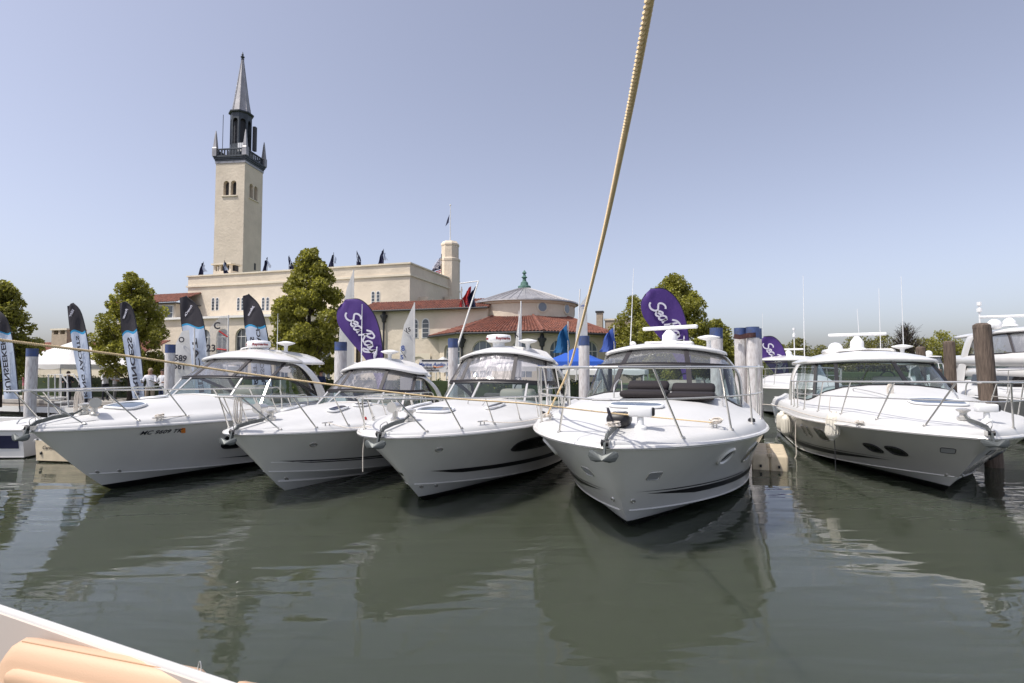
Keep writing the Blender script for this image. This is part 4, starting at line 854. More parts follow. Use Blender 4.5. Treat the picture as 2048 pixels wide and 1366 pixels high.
for k in (.42, .72):
    MB().tube([b2.pt(t / 40 * .8 + .008, b2.vc * k, 1, .01) for t in range(41)], 0, flat=(.05, .03)).build('spray_strake', gel, b2.root)
MB().tube([b2.pt(t / 40 * .96 + .02, .66, 1, .002) for t in range(41)], .008, 5).build('hull_crease', gel, b2.root)
b2.hull_shape(.11, .86, .07, .02, 1, gplast, 'hull_badge', steel, 2); b2.searchlight(1.0, -.25, 0, chrome=True); b2.hull_shape(.03, .42, .03, .02, 1, steel, 'bow_eye', steel, 2)
MB().lathe([(.04, 0), (.04, .03), (.02, .06), (.01, .06)], b2.dp(2.6, 1.15), 10).build('navigation_light', redc, b2.root)

# --- third cruiser
b3 = Boat('motor_cruiser', 'white cruiser with black-trimmed arched curtains and radar dome, left of the largest', 'boat', (-2.09, 8.76), 16.8, 10.3, 3.77, 1.36, 1.15, 1.42, .54, .53, .19, .2, 4.4, group=G, band=.12)
b3.hull(cock=5.7); b3.rail(.52, .44, [.012, .07, .15, .24, .33, .42, .49], over=.25, lean=.2, fade=.1); b3.anchor(.68); b3.hatch(2.0, .0, .28, .36); b3.hatch(3.2, .85, .55, .07, dglass); b3.hatch(2.9, -.8, .5, .12, dglass)
b3.house(1.5, 4.75, 1.15, 1.7, 2.1, .5, 2.86, 1.1, kt=.94, kh=.84, bars=(-.34, -.06, .3, .55), vbars=(-.5, -.22, .16, .5), aft_end=7.3, crown=.14, thick=.07, legx=.4, leg_w=.4, hd=.24, hem=.17, slant=.7)
b3.cockpit(6.0); b3.radome(-.1, 6.3, b3.roof_z + .03, .34, 'Raymarine'); b3.mushroom(.62, 6.7, b3.roof_z - .1); b3.whip(.3, 6.9, b3.roof_z - .05, b3.roof_z + 1.0)
MB().lathe([(.2, -.12), (.17, -.04), (.16, .09)], (-.1, 6.3, b3.roof_z - .03), 14).build('dome_bracket', wplast, b3.root)
b3.hull_shape(.37, .80, 1.2, .06, 1, dglass, 'hull_window', black, 3.4, .18, rr=.015); b3.hull_shape(.37, .79, 1.3, .08, -1, dglass, 'hull_window', black, 3.4, .18, rr=.015)
b3.stripe(.04, .97, b3.vc + .10, b3.vc + .145, 1, sharp=16); b3.stripe(.0, .05, b3.vc + .10, b3.vc + .135, -1, taper0=False, taper1=True); b3.hull_shape(.055, .86, .06, .02, 1, gplast, 'hull_badge', steel, 2)
for t in (.015, .045): b3.hull_shape(t, .44, .025, .012, 1, steel, 'bow_eye', steel, 2)
b3.cleat(1.55, 1.15, .4); b3.cleat(1.55, -1.1, -.4); b3.searchlight(1.05, -.35, 0, chrome=True)
MB().tube(smooth_path([b3.dp(3.0, .3, .02), b3.dp(3.1, .3, .09), b3.dp(3.1, .62, .09), b3.dp(3.0, .62, .02)], 5), .012, 6).build('grab_rail', steel, b3.root); MB().tube([b3.dp(4.6, .7, .06), b3.dp(4.1, .25, .1), b3.dp(4.0, 0.2, .09)], .012, 5).build('wiper', black, b3.root)

# --- the largest, nearest cruiser
b4 = Boat('motor_cruiser', 'largest white cruiser seen bow-on in the foreground with black sunpad and radar bar', 'boat', (1.25, 7.10), 21.4, 12, 4.34, 1.44, 1.27, 1.54, .38, .67, .21, .33, 4.9, rise=1.25, group=G, zc0=.36, band=.13, chine=.88)
b4.hull(cock=6.3); b4.rail(.43, .86, [.03, .12, .2, .3, .39], over=.22, mid=True, lean=.3, r=.019, zconst=2.49); b4.anchor(.72, -.02)
b4.house(1.78, 5.0, 1.25, 1.6, 2.54, .75, 2.93, 1.35, kt=.9, kh=.79, bars=(-.2, .12), vbars=(-.2, .12), aft_end=9.8, crown=.12, thick=.1, legx=.5, leg_a=8.3, leg_w=.5, barm=bvinyl, frame_m=black, hd=.16, hem=.12, mull=.11)
b4.cockpit(6.7); b4.scanner(.1, 7.7, b4.roof_z - .03, 1.55, R(-22), .34); rbox('radar_plinth', (.1, 7.7, b4.roof_z - .05), (1.2, .8, .1), gel, b4.root, .04); b4.mushroom(1.05, 8.6, b4.roof_z - .12, 1.1); b4.whip(-1.1, 8.8, b4.roof_z - .1, b4.roof_z + 2.2, .016, (.12, 0)); b4.dome(-.9, 8.0, b4.roof_z - .1, .09)
b4.hatch(2.45, .0, .2, .45); b4.cleat(1.7, 1.28, .5); b4.cleat(1.9, -1.38, -.5); b4.searchlight(.85, .3, 0.05)
pd = rbox('sunpad', b4.dp(4.05, -.05, .05), (.86, 1.15, .13), pad, b4.root, .06); rbox('sunpad', b4.dp(4.05, .84, .06), (.84, 1.15, .13), pad, b4.root, .06)
for x in (-.05, .84): rbox('sunpad_headrest', b4.dp(4.5, x, .15), (.84, .34, .17), pad, b4.root, .08, Matrix.Rotation(.35, 3, 'X'))
MB().tube(smooth_path([b4.dp(3.7, -.62, .0), b4.dp(3.8, -.62, .24), b4.dp(4.4, -.6, .3), b4.dp(4.5, -.6, .02)], 5), .014, 6).build('grab_rail', steel, b4.root); MB().tube(smooth_path([b4.dp(3.7, 1.4, .0), b4.dp(3.8, 1.4, .12), b4.dp(4.4, 1.4, .14), b4.dp(4.5, 1.4, .02)], 5), .014, 6).build('grab_rail', steel, b4.root)
rbox('windlass_cover', b4.dp(.95, -.02, .1), (.34, .4, .22), black, b4.root, .09)
for sd in (1, -1):
    b4.stripe(.03, .96, b4.vc + .10, b4.vc + .155, sd, sharp=10); b4.stripe(.015, .3, b4.vc + .17, b4.vc + .18, sd); b4.hull_shape(.155, .85, .16, .06, sd, dglass, 'porthole', gel, 2.4, .05, rr=.03); b4.hull_shape(.26, .82, .24, .085, sd, dglass, 'porthole', steel, 2.4, .05, rr=.02); b4.hull_shape(.035, .75, .1, .035, sd, gplast, 'anchor_light_vent', steel, 5, .02, rr=.006); b4.hull_shape(.012, .52, .025, .014, sd, steel, 'bow_eye', steel, 2)
    MB().lathe([(.06, 0), (.055, .05), (.02, .07), (.01, .07)], b4.dp(2.9, sd * (b4.hb(2.9 / 12) - .13)), 12).build('navigation_light', black, b4.root, smooth=1)
for x in (-.9, .75): MB().tube([b4.dp(5.1, x * 1.5, .03), b4.dp(5.35, x * 1.35, .32)], .012, 5).build('wiper', black, b4.root)

# --- silver-sided coupe at right
b5 = Boat('motor_cruiser', 'silver-sided white coupe cruiser at right with closed glass cabin', 'boat', (8.06, 9.20), 19.9, 12.3, 4.45, 1.28, 1.02, 1.87, .43, .82, .3, .5, 4.9, rise=1.6, hullm=silver, group=G, zc0=.4, band=.14)
b5.hull(cock=7.0); b5.rail(.5, .66, [.03, .1, .18, .26, .34, .41, .46], over=.3, mid=True, lean=.3, r=.018); b5.anchor(.72)
b5.house(1.78, 5.0, 1.5, 2.2, 2.62, .95, 2.66, 1.0, kt=.86, kh=.86, bars=(-.5, -.28, .06, .45), vinyl=False, aft_end=10.2, crown=.24, thick=.12, legx=.3, leg_a=8.5, leg_w=.9, barm=black, frame_m=black, sidedrop=0, hd=.08, mull=.1, slant=-.1)
b5.cockpit(7.2); b5.scanner(.05, 8.6, b5.roof_z + .02, 1.6, R(-18), .42); b5.dome(-.5, 8.9, b5.roof_z - .08, .22); b5.mushroom(1.15, 8.2, b5.roof_z - .16, 1.05); b5.whip(.2, 8.9, b5.roof_z, b5.roof_z + 1.35, .014, (-.05, 0)); b5.whip(-1.35, 9.3, b5.roof_z - .25, b5.roof_z + 2.6, .016, (.02, 0)); b5.whip(1.5, 9.3, b5.roof_z - .25, b5.roof_z + 2.4, .014); b5.whip(1.0, 9.8, b5.roof_z - .25, b5.roof_z + 2.1, .014)
rbox('radar_mast', (.05, 8.6, b5.roof_z - .06), (1.9, .9, .2), gel, b5.root, .09); b5.hatch(2.45, .1, .3, .5); MB().add([(x * .75, a, b5.roof_z - .02 - .0 * a - .055 * x * x) for x in (-1, 0, 1) for a in (7.1, 7.9)], [(0, 1, 3, 2), (2, 3, 5, 4)]).build('sunroof', hglass, b5.root)
b5.cleat(1.9, -1.45, -.5); b5.cleat(1.9, 1.45, .5); b5.searchlight(.95, .35, .1)
for sd in (1, -1):
    b5.stripe(.12, .97, b5.vc + .06, b5.vc + .115, sd); b5.stripe(.1, .9, b5.vc + .13, b5.vc + .14, sd)
    for t, da in ((.108, .19), (.155, .19)): b5.hull_shape(t, .74, da, .048, sd, dglass, 'porthole', black, 3, -.1 * 0 + .1, rr=.022)
    b5.hull_shape(.30, .82, .25, .085, sd, dglass, 'porthole', steel, 4, .03, rr=.016); b5.hull_shape(.365, .82, .08, .07, sd, dglass, 'porthole', steel, 4, rr=.02); b5.hull_shape(.40, .82, .08, .07, sd, dglass, 'porthole', steel, 4, rr=.02); b5.hull_shape(.03, .82, .11, .03, sd, gplast, 'side_vent', black, 6, rr=.006); b5.hull_shape(.02, .5, .02, .014, sd, black, 'bow_eye', steel, 2)
for x, y in ((-.5, .2), (.5, -.2)): MB().tube([b5.dp(4.95, x * 1.5, .05), b5.dp(5.6, x * 1.2 + .2, .42)], .012, 5).build('wiper', black, b5.root)
for sd in (-1, 1): MB().tube(smooth_path([b5.dp(3.0, sd * .65, .0), b5.dp(3.1, sd * .68, .07), b5.dp(4.2, sd * 1.0, .08), b5.dp(4.3, sd * 1.02, .01)], 5), .014, 6).build('grab_rail', steel, b5.root)

# --- cruiser half hidden behind the coupe
b6 = Boat('motor_cruiser', 'white hardtop cruiser half hidden behind the silver-sided coupe', 'boat', (13.3, 24.0), 20, 12, 4.2, 1.5, 1.25, 1.6, .45, .7, .3, .4, 4.6, group=G)
b6.hull(cock=6.6); b6.rail(.45, .66, [.05, .14, .22, .3, .38, .43], mid=True); b6.house(1.75, 4.9, 1.4, 2.0, 2.75, .9, 2.82, 1.0, kt=.86, kh=.86, bars=(-.5, -.2, .2, .5), vinyl=False, aft_end=9.8, crown=.2, thick=.12, legx=.3, leg_a=8.3, leg_w=.8, barm=black, frame_m=black, sidedrop=0, slant=-.1); b6.cockpit(7)
b6.scanner(.1, 8.2, b6.roof_z, 1.6, R(-15), .3, 'Raymarine'); b6.whip(-1.2, 8.6, b6.roof_z - .2, b6.roof_z + 2.6, .02); b6.dome(-.6, 8.2, b6.roof_z - .06, .12); MB().lathe([(.03, 0), (.03, 1.2), (.09, 1.22), (.09, 1.4), (.03, 1.42), (.03, 1.6), (.08, 1.62), (.08, 1.75)], (.5, 8.8, b6.roof_z - .1), 8).build('light_mast', wplast, b6.root)
# --- flybridge yacht cut by the right edge
b7 = Boat('flybridge_yacht', 'big white flybridge yacht cut off by the right edge of the picture', 'boat', (16.5, 11.6), 20, 16, 4.7, 1.6, 1.25, 1.9, .4, .75, .25, .9, 5.2, hullm=silver, band=.2)
b7.hull(cock=12.0); b7.rail(.4, .7, [.05, .12, .2, .28, .36], mid=True)
for sd in (-1, 1):
    b7.stripe(.1, .97, b7.vc + .03, b7.vc + .07, sd); b7.stripe(.1, .97, b7.vc + .11, b7.vc + .13, sd)
    rows = [[Vector((sd * (b7.hb(a / 16) - .42 - .25 * (z - 1.9)), a, z + .05 * (a - 5) * .2)) for z in (1.8, 2.15)] for a in (4.8, 5.6, 6.5, 7.5, 8.5, 9.5)]; MB().grid(rows).build('saloon_window', dglass, b7.root)
rbox('deckhouse', (0, 8.6, 2.25), (3.5, 8.2, .7), gel, b7.root, .3); rbox('flybridge_coaming', (0, 9.0, 2.72), (3.6, 6.6, .5), gel, b7.root, .2)
b7.house(1.72, 6.2, 1.1, 3.4, 3.0, .35, 3.75, 1.0, kt=.96, kh=.88, bars=(-.3, .3), vbars=(-.5, -.2, .2, .5), aft_end=11.8, crown=.14, thick=.12, legx=.15, leg_a=10.5, leg_w=.9, barm=black, frame_m=bvinyl, sidedrop=0, hd=.05)
b7.scanner(-.9, 8.9, b7.roof_z + .02, 1.7, R(-10), .3, 'Raymarine'); b7.dome(-1.55, 8.4, b7.roof_z - .1, .22); b7.dome(-.2, 8.4, b7.roof_z - .08, .17); MB().lathe([(.03, 0), (.03, .7), (.09, .72), (.09, .85), (.03, .87), (.03, .95), (.08, .97), (.08, 1.1)], (-1.6, 9.4, b7.roof_z - .1), 8).build('light_mast', wplast, b7.root)
# --- small boats at the left edge
b8 = Boat('runabout', 'small white runabout with navy stripe cut off by the left edge', 'boat', (-19.6, 15.6), 88, 6.3, 2.3, .95, .78, .8, .5, .7, .12, .1, 2.0)
b8.hull(cock=2.6); 
for sd in (1, -1): b8.stripe(.15, .98, b8.vc + .12, b8.vc + .3, sd, navy)
rbox('engine_cover', (0, 5.6, .8), (1.2, .9, .3), wplast, b8.root, .08); dv = rbox('outdrive', (0, 6.5, .25), (.22, .5, .7), black, b8.root, .06); MB().lathe([(.03, -.2), (.08, -.1), (.08, .15), (.02, .3)], (0, 6.6, -.15), 10, M=Matrix.Rotation(math.pi / 2, 3, 'X')).build('gearcase', black, dv)
for x in (-.5, .5): MB().tube(smooth_path([(x - .3, 5.9, .92), (x - .2, 5.95, 1.05), (x + .2, 5.95, 1.05), (x + .3, 5.9, .92)], 4), .02, 6).build('grab_rail', steel, b8.root)
b9 = Boat('skiff', 'cream open skiff with dark lettering on its stern beside the leftmost cruiser', 'boat', (-10.9, 18.9), 190, 4.8, 1.75, .62, .56, .5, .5, .75, .06, .02, 1.5, hullm=floatm, zc0=.15, keel=-.2, band=.05)
b9.hull(cock=1.4); text_obj('Carolina', .13, inkb, b9.root, frame((.35, 4.812, .38), (-1, 0, 0), (0, 0, 1)), 'lettering', .002, .3)
rbox('bench_seat', (0, 3.0, .6), (1.3, .4, .12), wplast, b9.root, .03)
MB().lathe([(.03, 0), (.03, .06), (.01, .08)], (.6, 4.81, .2), 8).build('drain_plug', black, b9.root)
# --- pilothouse boat far behind on the right
p = onz(1866, 733 + 2.5 * 1081 / 46, 0); b10 = Boat('pilothouse_boat', 'small white pilothouse boat far off behind the timber piles', 'boat', (p.x - 1, p.y - 3), 20, 9, 3.2, 1.4, 1.1, 1.2, .5, .7, .15, .3, 3)
b10.hull(cock=6.5); b10.house(1.0, 3.2, .5, 1.6, 2.8, .3, 3.3, .5, bars=(-.5, -.2, .2, .5), vbars=(-.5, .5), aft_end=6, crown=.06, thick=.1, barm=gel, frame_m=gel, sidedrop=0)
b10.dome(.3, 5.0, b10.roof_z, .28); b10.radome(-.5, 4.6, b10.roof_z + .1, .3)
# ------------------------------------------------------------------ piles and the floating dock
def pile(px, ptop, Y, r, label, kind='white', pb=None, group=None):
    t = at(px, ptop, Y); b = Vector((t.x if pb is None else at(pb, 800, Y).x, t.y, 0)); o = thing('mooring_pile', label, 'pile', (b.x, b.y, 0), group=group); tp = Vector((t.x - b.x, 0, t.z)); g = random.Random(int(px))
    def seg(a, c, rr, name, m, nk=10):
        rows = []
        for i in range(nk + 1):
            f = lerp(a, c, i / nk); cc = tp * f if f > 0 else Vector((0, 0, tp.z * f)); rows.append([cc + Vector((math.cos(k * 2 * math.pi / 18), math.sin(k * 2 * math.pi / 18), 0)) * rr * (1 + .025 * math.sin(k * 2.3 + px) + g.uniform(-.012, .012)) for k in range(18)])
        return MB().rings(rows).build(name, m, o, smooth=1, angle=50)
    if kind == 'white':
        seg(-.4, .1, r * 1.01, 'wet_foot', pilew, 4); seg(.1, .90, r, 'white_shaft', pilep, 14); seg(.90, 1, r * 1.02, 'blue_top', pileb, 4)
    else:
        seg(-.4, .97, r, 'shaft', pilew, 16); rows = [[tp * .97 + Vector((math.cos(k * 2 * math.pi / 18), math.sin(k * 2 * math.pi / 18), 0)) * r, ] for k in range(18)]
        MB().lathe([(r, tp.z * .97), (r * .97, tp.z - .03), (r * .6, tp.z + .02), (.01, tp.z + .03)], (tp.x, tp.y, 0), 18).build('worn_top', pilew, o, smooth=1)
    return o
GP = 'white mooring piles with blue tops'
pile(65, 697, 21.5, .19, 'slim blue-topped white pile at far left behind the first banner', group=GP); pile(341, 689, 21.8, .18, 'blue-topped white pile beside the numbered dinghy sail', group=GP); pile(682, 684, 21.3, .23, 'blue-topped white pile beside the left purple banner', group=GP)
pile(906, 677, 21, .19, 'blue-topped white pile behind the radar dome cruiser', group=GP); pile(1168, 672, 20.2, .20, 'blue-topped white pile in front of the blue canopy', group=GP); pile(1432, 656, 19.6, .22, 'blue-topped white pile behind the largest cruiser roof', group=GP)
pile(1480, 656, 19.3, .2, 'left pile of the blue-topped pair lashed together', group=GP); pr = pile(1505, 654, 19.0, .22, 'right pile of the blue-topped pair lashed together', group=GP); pile(1514, 657, 19.6, .15, 'slim pile peeping out behind the lashed pair', group=GP)
MB().tube(smooth_path([at(1468, 672, 19.05), at(1480, 674, 18.95), at(1494, 671, 18.9), at(1505, 670, 18.74), at(1518, 669, 18.95)], 5), 0, flat=(.05, .16)).build('lashing_strap', rust, label='dark rusty strap lashing the blue-topped pile pair', cat='strap')
GT = 'bare timber piles at the right'
pile(1963, 648, 13.6, .185, 'tall bare timber pile in front of the flybridge yacht', 'wood', 1983, GT); pile(1898, 683, 20.5, .19, 'bare timber pile left of the flybridge yacht', 'wood', group=GT); pile(1841, 694, 26, .2, 'short bare timber pile by the far pilothouse boat', 'wood', group=GT); pile(1872, 738, 24, .22, 'stubby timber pile behind the coupe bow rail', 'wood', group=GT)
fd = thing('floating_dock', 'beige plastic floating dock between the two largest cruisers', 'dock', onz(1540, 941, 0), -R(24))
md = rbox('float_module', (0, 0, .12), (.40, .44, .5), floatm, fd, .05); md.location = (-.2, .22, 0)
for i in range(5):
    for j in (-1, 1):
        if (i, j) == (0, -1): continue
        share(md, fd, (j * .2 + .001 * j, .22 + i * .446, 0))
for i in range(5): MB().lathe([(.05, .33), (.05, .40), (.03, .41)], (0, i * .446, 0), 8).build('coupling_lug', floatm, fd)
for x in (-.2, .2): MB().box((x, -.03, .1), (.05, .05, .06)).build('coupling_pin', black, fd)

# ------------------------------------------------------------------ feather banners
def edge_fn(pts):
    ys = [p[1] for p in pts]; xs = [p[0] for p in pts]; return lambda v: (float(np.interp(v, [(y - ys[0]) / (ys[-1] - ys[0]) for y in ys], xs)), lerp(ys[0], ys[-1], v))
def banner(label, Lp, Rp, Y, bands, pole=None, group=None, amp=.05, letter=None, seed=1, polem=black):
    """Lp, Rp: the cloth's two edges top to bottom; bands: [(material, name, v_left, v_right)] down to v"""
    Lp = [Vector((*p, 0)) for p in Lp]; Rp = [Vector((*p, 0)) for p in Rp]; le = smooth_path(Lp, 10); re = smooth_path(Rp, 10)
    def samp(pth, v): x = v * (len(pth) - 1); i = min(int(x), len(pth) - 2); return pth[i].lerp(pth[i + 1], x - i)
    def P(u, v, off=0.0):
        q = samp(le, v).lerp(samp(re, v), u); w_ = at(q.x, q.y, Y); w_.y += amp * math.sin(v * 9 + u * 3 + seed) * (u * (1 - u) * 4) ** .5 + amp * .35 * math.sin(v * 23 + u * 6) * (u * (1 - u) * 4) - off; return w_
    foot = at(pole[-1][0], pole[-1][1], Y); o = thing('feather_banner', label, 'banner', (foot.x, foot.y, min(foot.z, GZ)), group=group); loc = o.location
    prev = (0.0, 0.0)
    for mt, nm, vl, vr, bend in bands:
        nu, nv = 8, 30; rows = []
        for j in range(nv + 1):
            row = []
            for i in range(nu + 1):
                u = i / nu; a = lerp(prev[0], prev[1], u) + (prev[2] if len(prev) > 2 else 0) * math.sin(u * math.pi * 2); b = lerp(vl, vr, u) + bend * math.sin(u * math.pi * 2); row.append(P(u, lerp(a, b, j / nv)) - loc)
            rows.append(row)
        MB().grid(rows).build(nm, mt, o, smooth=1); prev = (vl, vr, bend)
    MB().tube([at(x, y, Y + .01) - loc for x, y in [(p.x, p.y) for p in re[::2]]] + [at(x, y, Y + .01) - loc for x, y in pole], .022, 6).build('pole', polem, o, smooth=1)
    MB().tube([at(p.x, p.y, Y + .005) - loc for p in (le[:14:2])], .012, 5).build('edge_sleeve', polem, o)
    return o, P, loc
def bw_banner(label, Lp, Rp, Y, pole, logo, words, seed, split=(.42, .5), ts=.30, tx=.5, lead_=None):
    o, P, loc = banner(label, Lp, Rp, Y, [(flagb, 'black_cloth', split[0], split[1], -.02), (flagc, 'blue_edge', split[0] + .02, split[1] + .02, -.02), (flagw, 'white_cloth', 1, 1, 0)], pole, 'black and white feather banners', seed=seed)
    for k, (w_, u, v0, v1, sz) in enumerate(words):               # read from the back: letters run upward, mirrored
        a = P(u, v1, .12) - loc; b = P(u, v0, .12) - loc; mid = (a + b) / 2; d = (b - a)
        t = text_obj(w_, sz, inkb, o, frame(mid, d, (1, 0, 0)), 'lettering', .001, bold=sz * .035)
        bx = [v.co.dot(d.normalized()) for v in t.data.vertices]; k_ = d.length / (max(bx) - min(bx)); Mx = Matrix.Translation(mid) @ Matrix.Scale(k_, 4, d.normalized()) @ Matrix.Translation(-mid); t.data.transform(Mx)
        for v in t.data.vertices: v.co.y = mid.y - .005 + (v.co.y - mid.y) * .1 - .0
        # lay the letters on the rippled cloth
    p = P(.5, logo[1], .06) - loc; q = P(.9, logo[1] - .03, .06) - loc; text_obj(logo[0], .16, flagt, o, frame(p, (p - q), (0, 0, 1)), 'logo_lettering', .001, .2, .9, bold=.003)
    return o
bw_banner('black and white feather banner reading SUNSEEKER at far left', [(-14, 622), (-10, 660), (2, 725), (8, 798)], [(-4, 620), (14, 640), (27, 690), (38, 798)], 24.2, [(39, 812), (40, 826)], ('@', .28), [('SUNSEEKER', .52, .52, .94, .3)], 1, (.35, .52))
bw_banner('black and white feather banner reading KING YACHTS beside the tent', [(135, 612), (140, 660), (152, 730), (166, 797)], [(146, 606), (163, 628), (178, 700), (185, 797)], 24.6, [(187, 806), (188, 822)], ('Viking', .20), [('KING YACHTS', .5, .48, .98, .2)], 2, (.36, .5))
bw_banner('black and white feather banner reading PRINCESS in front of a tree', [(240, 607), (243, 660), (254, 730), (266, 797)], [(250, 603), (266, 622), (281, 700), (290, 797)], 24.6, [(291, 806), (292, 822)], ('Princess', .24), [('PRINCESS', .5, .50, .96, .28)], 3, (.38, .5))
bw_banner('black and white feather banner reading ED CAT left of the leftmost hardtop', [(360, 596), (363, 650), (378, 720), (392, 800)], [(372, 592), (400, 622), (414, 690), (424, 800)], 24.4, [(425, 806), (426, 822)], ('PowerCat', .24), [('ED CAT', .5, .55, .93, .3)], 4, (.33, .5))
bw_banner('black and white feather banner seen through the leftmost cruiser curtains', [(486, 592), (489, 650), (501, 720), (506, 800)], [(497, 588), (522, 618), (538, 690), (546, 800)], 24.4, [(547, 806), (548, 822)], ('Jefferson', .26), [('YACHT SALES', .3, .5, .97, .24), ('JEFFERSON BEACH', .68, .45, .97, .24)], 5, (.35, .5))
SR = {  # hand-written strokes: polylines in letter units
 'S': [[(.95, .95), (.7, 1.08), (.4, 1.0), (.3, .78), (.5, .58), (.72, .4), (.68, .14), (.38, 0), (.05, .1), (-.1, .3)]], 'e': [[(0, .25), (.3, .3), (.42, .45), (.28, .56), (.08, .42), (.06, .15), (.25, 0), (.5, .12)]],
 'a': [[(.48, .45), (.3, .56), (.08, .42), (.04, .15), (.2, 0), (.4, .15), (.5, .5), (.5, .1), (.66, .08)]], 'R': [[(.1, 0), (.28, .5), (.42, 1.0)], [(.0, .8), (.3, 1.06), (.75, 1.05), (.86, .82), (.6, .6), (.3, .52), (.5, .3), (.7, .05), (.92, .05)]],
 'y': [[(0, .5), (.1, .15), (.3, .08), (.5, .5)], [(.5, .5), (.4, -.05), (.15, -.4), (-.1, -.32), (.1, -.12), (.62, .2)]]}
def sea_ray(parent, p, d, up, size):
    """script lettering laid along d"""
    d = Vector(d).normalized(); up = Vector(up).normalized(); x = 0; mb = MB()
    for ch, adv in (('S', .82), ('e', .46), ('a', .62), (' ', .12), ('R', .86), ('a', .6), ('y', .5)):
        if ch != ' ':
            for st in SR[ch]:
                pts = smooth_path([Vector(p) + d * ((x + sx + .22 * sy) * size) + up * (sy * size) for sx, sy in st], 5); mb.tube(pts, 0, flat=(.15 * size, .006), up=d.cross(up) if False else Vector((0, 1, 0)))
        x += adv
    mb.build('script_lettering', flagt, parent)
    for k in range(3):
        w_ = MB(); o_ = x + .15 + .12 * k; w_.tube(smooth_path([Vector(p) + d * ((o_ + a) * size) + up * (b * size) for a, b in ((-.3, .75 - .1 * k), (0, .5 - .1 * k), (.2, .1 - .05 * k), (.75, -.12 - .05 * k), (1.3 - .2 * k, .05 - .02 * k))], 5), [.01] * 2 + [.03] * 12 + [.02] * 7, 5); w_.build('wave_mark', flagt, parent)
def sr_banner(label, Lp, Rp, Y, pole, a, b, size, seed):
    o, P, loc = banner(label, Lp, Rp, Y, [(flagp, 'purple_cloth', 1, 1, 0)], pole, 'purple teardrop banners', .06, seed=seed)
    A_, B_ = at(*a, Y - .12) - loc, at(*b, Y - .12) - loc; d = (B_ - A_).normalized(); up = Vector((0, 1, 0)).cross(d) * -1
    if up.z < 0: up = -up
    sea_ray(o, A_, d, up, (B_ - A_).length / 3.7 if size is None else size)
    return o
TD_L = [(0, 12), (-9, 30), (-5, 58), (20, 92), (52, 130), (75, 175), (78, 215)]; TD_R = [(10, 2), (40, 2), (66, 25), (82, 62), (90, 110), (94, 160), (95, 215)]
def td(px, py, s): return [(px + x * s, py + y * s) for x, y in TD_L], [(px + x * s, py + y * s) for x, y in TD_R]
l_, r_2 = td(682, 597, .93); sr_banner('purple teardrop banner with white script beside the tall oval tree', l_, r_2, 21.0, [(771, 810), (771, 826)], (688, 630), (738, 700), None, 1)
l_, r_2 = td(1291, 576, .97); sr_banner('purple teardrop banner with white script above the largest cruiser roof', l_, r_2, 23.0, [(1383, 800), (1383, 816)], (1296, 610), (1352, 680), None, 2)
l_, r_2 = td(1521, 672, .62); sr_banner('small purple teardrop banner with white script right of the pile pair', l_, r_2, 31.0, [(1580, 800)], (1524, 690), (1560, 735), None, 3)

# ------------------------------------------------------------------ dinghy sails with masts
def sail(label, pts, Y, mast, m=sailm, battens=(), texts=(), group='dinghy sails on shore', mastr=.03):
    W_ = [at(x, y, Y) for x, y in pts]; f = Vector((W_[-1].x, Y, GZ)); o = thing('dinghy_sail', label, 'sail', f, group=group); c = sum(W_, Vector()) / len(W_)
    c2 = Vector((c.x, c.y - .12, c.z)); MB().add([p - f for p in W_] + [c2 - f], [(i, (i + 1) % len(W_), len(W_)) for i in range(len(W_))]).build('cloth', m, o, smooth=1)
    MB().tube([at(*mast[0], Y) - f, at(*mast[1], Y) - f], mastr, 8).build('mast', wpaint, o)
    for a, b in battens: MB().tube([at(*a, Y - .13) - f, at(*b, Y - .13) - f], .012, 4).build('batten', inkb, o)
    for s_, x, y, sz, mm, rot in texts:
        p = at(x, y, Y - .15) - f; text_obj(s_, sz, mm, o, frame(p, (math.cos(rot), 0, math.sin(rot)), (-math.sin(rot), 0, math.cos(rot))), 'sail_number', .001, bold=sz * .03)
    return o
sail('tall white dinghy sail rising above the left purple banner', [(706, 543), (706, 790), (672, 790), (680, 640), (694, 575)], 25.5, ((707, 540), (707, 800)), battens=(((690, 600), (706, 610)),))
sail('white dinghy sail with blue number 8 right of the left purple banner', [(828, 607), (828, 790), (800, 790), (801, 690), (808, 650)], 25, ((829, 605), (829, 800)), battens=(((808, 660), (818, 668)), ((801, 700), (812, 715))), texts=(('8', 806, 697, .34, inkblue, .1), ('5', 804, 715, .28, inkblue, .1), ('15', 816, 660, .26, inkb, .2)))
sail('narrow white dinghy sail behind the radar dome cruiser', [(1042, 605), (1042, 790), (1024, 790), (1030, 690), (1037, 640)], 25, ((1042, 602), (1042, 800)), texts=(('N', 1034, 672, .3, inkb, .05), ('53', 1036, 760, .35, inkb, .1)))
sail('broad white dinghy sail with star behind the blue canopy', [(1174, 590), (1176, 740), (1148, 740), (1152, 660), (1160, 610)], 27.5, ((1160, 578), (1150, 800)), texts=(('*', 1166, 618, .5, inkblue, 0),))
sail('white dinghy sail with black digits 589 beside the fourth banner', [(378, 660), (388, 790), (346, 790), (350, 690), (364, 662)], 23.2, ((389, 655), (389, 800)), texts=(('O', 363, 680, .32, inkb, 0), ('589', 361, 717, .36, inkb, -.08), ('561', 359, 733, .36, inkb, -.08)))
so_ = sail('clear dinghy sail with red stripes and letter C', [(456, 632), (452, 770), (414, 770), (412, 690), (420, 655), (440, 633)], 23.8, ((457, 630), (453, 800)), sailt, texts=(('C', 434, 652, .42, inkb, 0), ('23', 422, 697, .42, inkb, 0)))
for a, b in (((438, 662), (455, 674)), ((434, 698), (453, 700))): MB().tube([at(*a, 23.6) - so_.location, at(*b, 23.6) - so_.location], .035, 4).build('red_stripe', redc, so_)

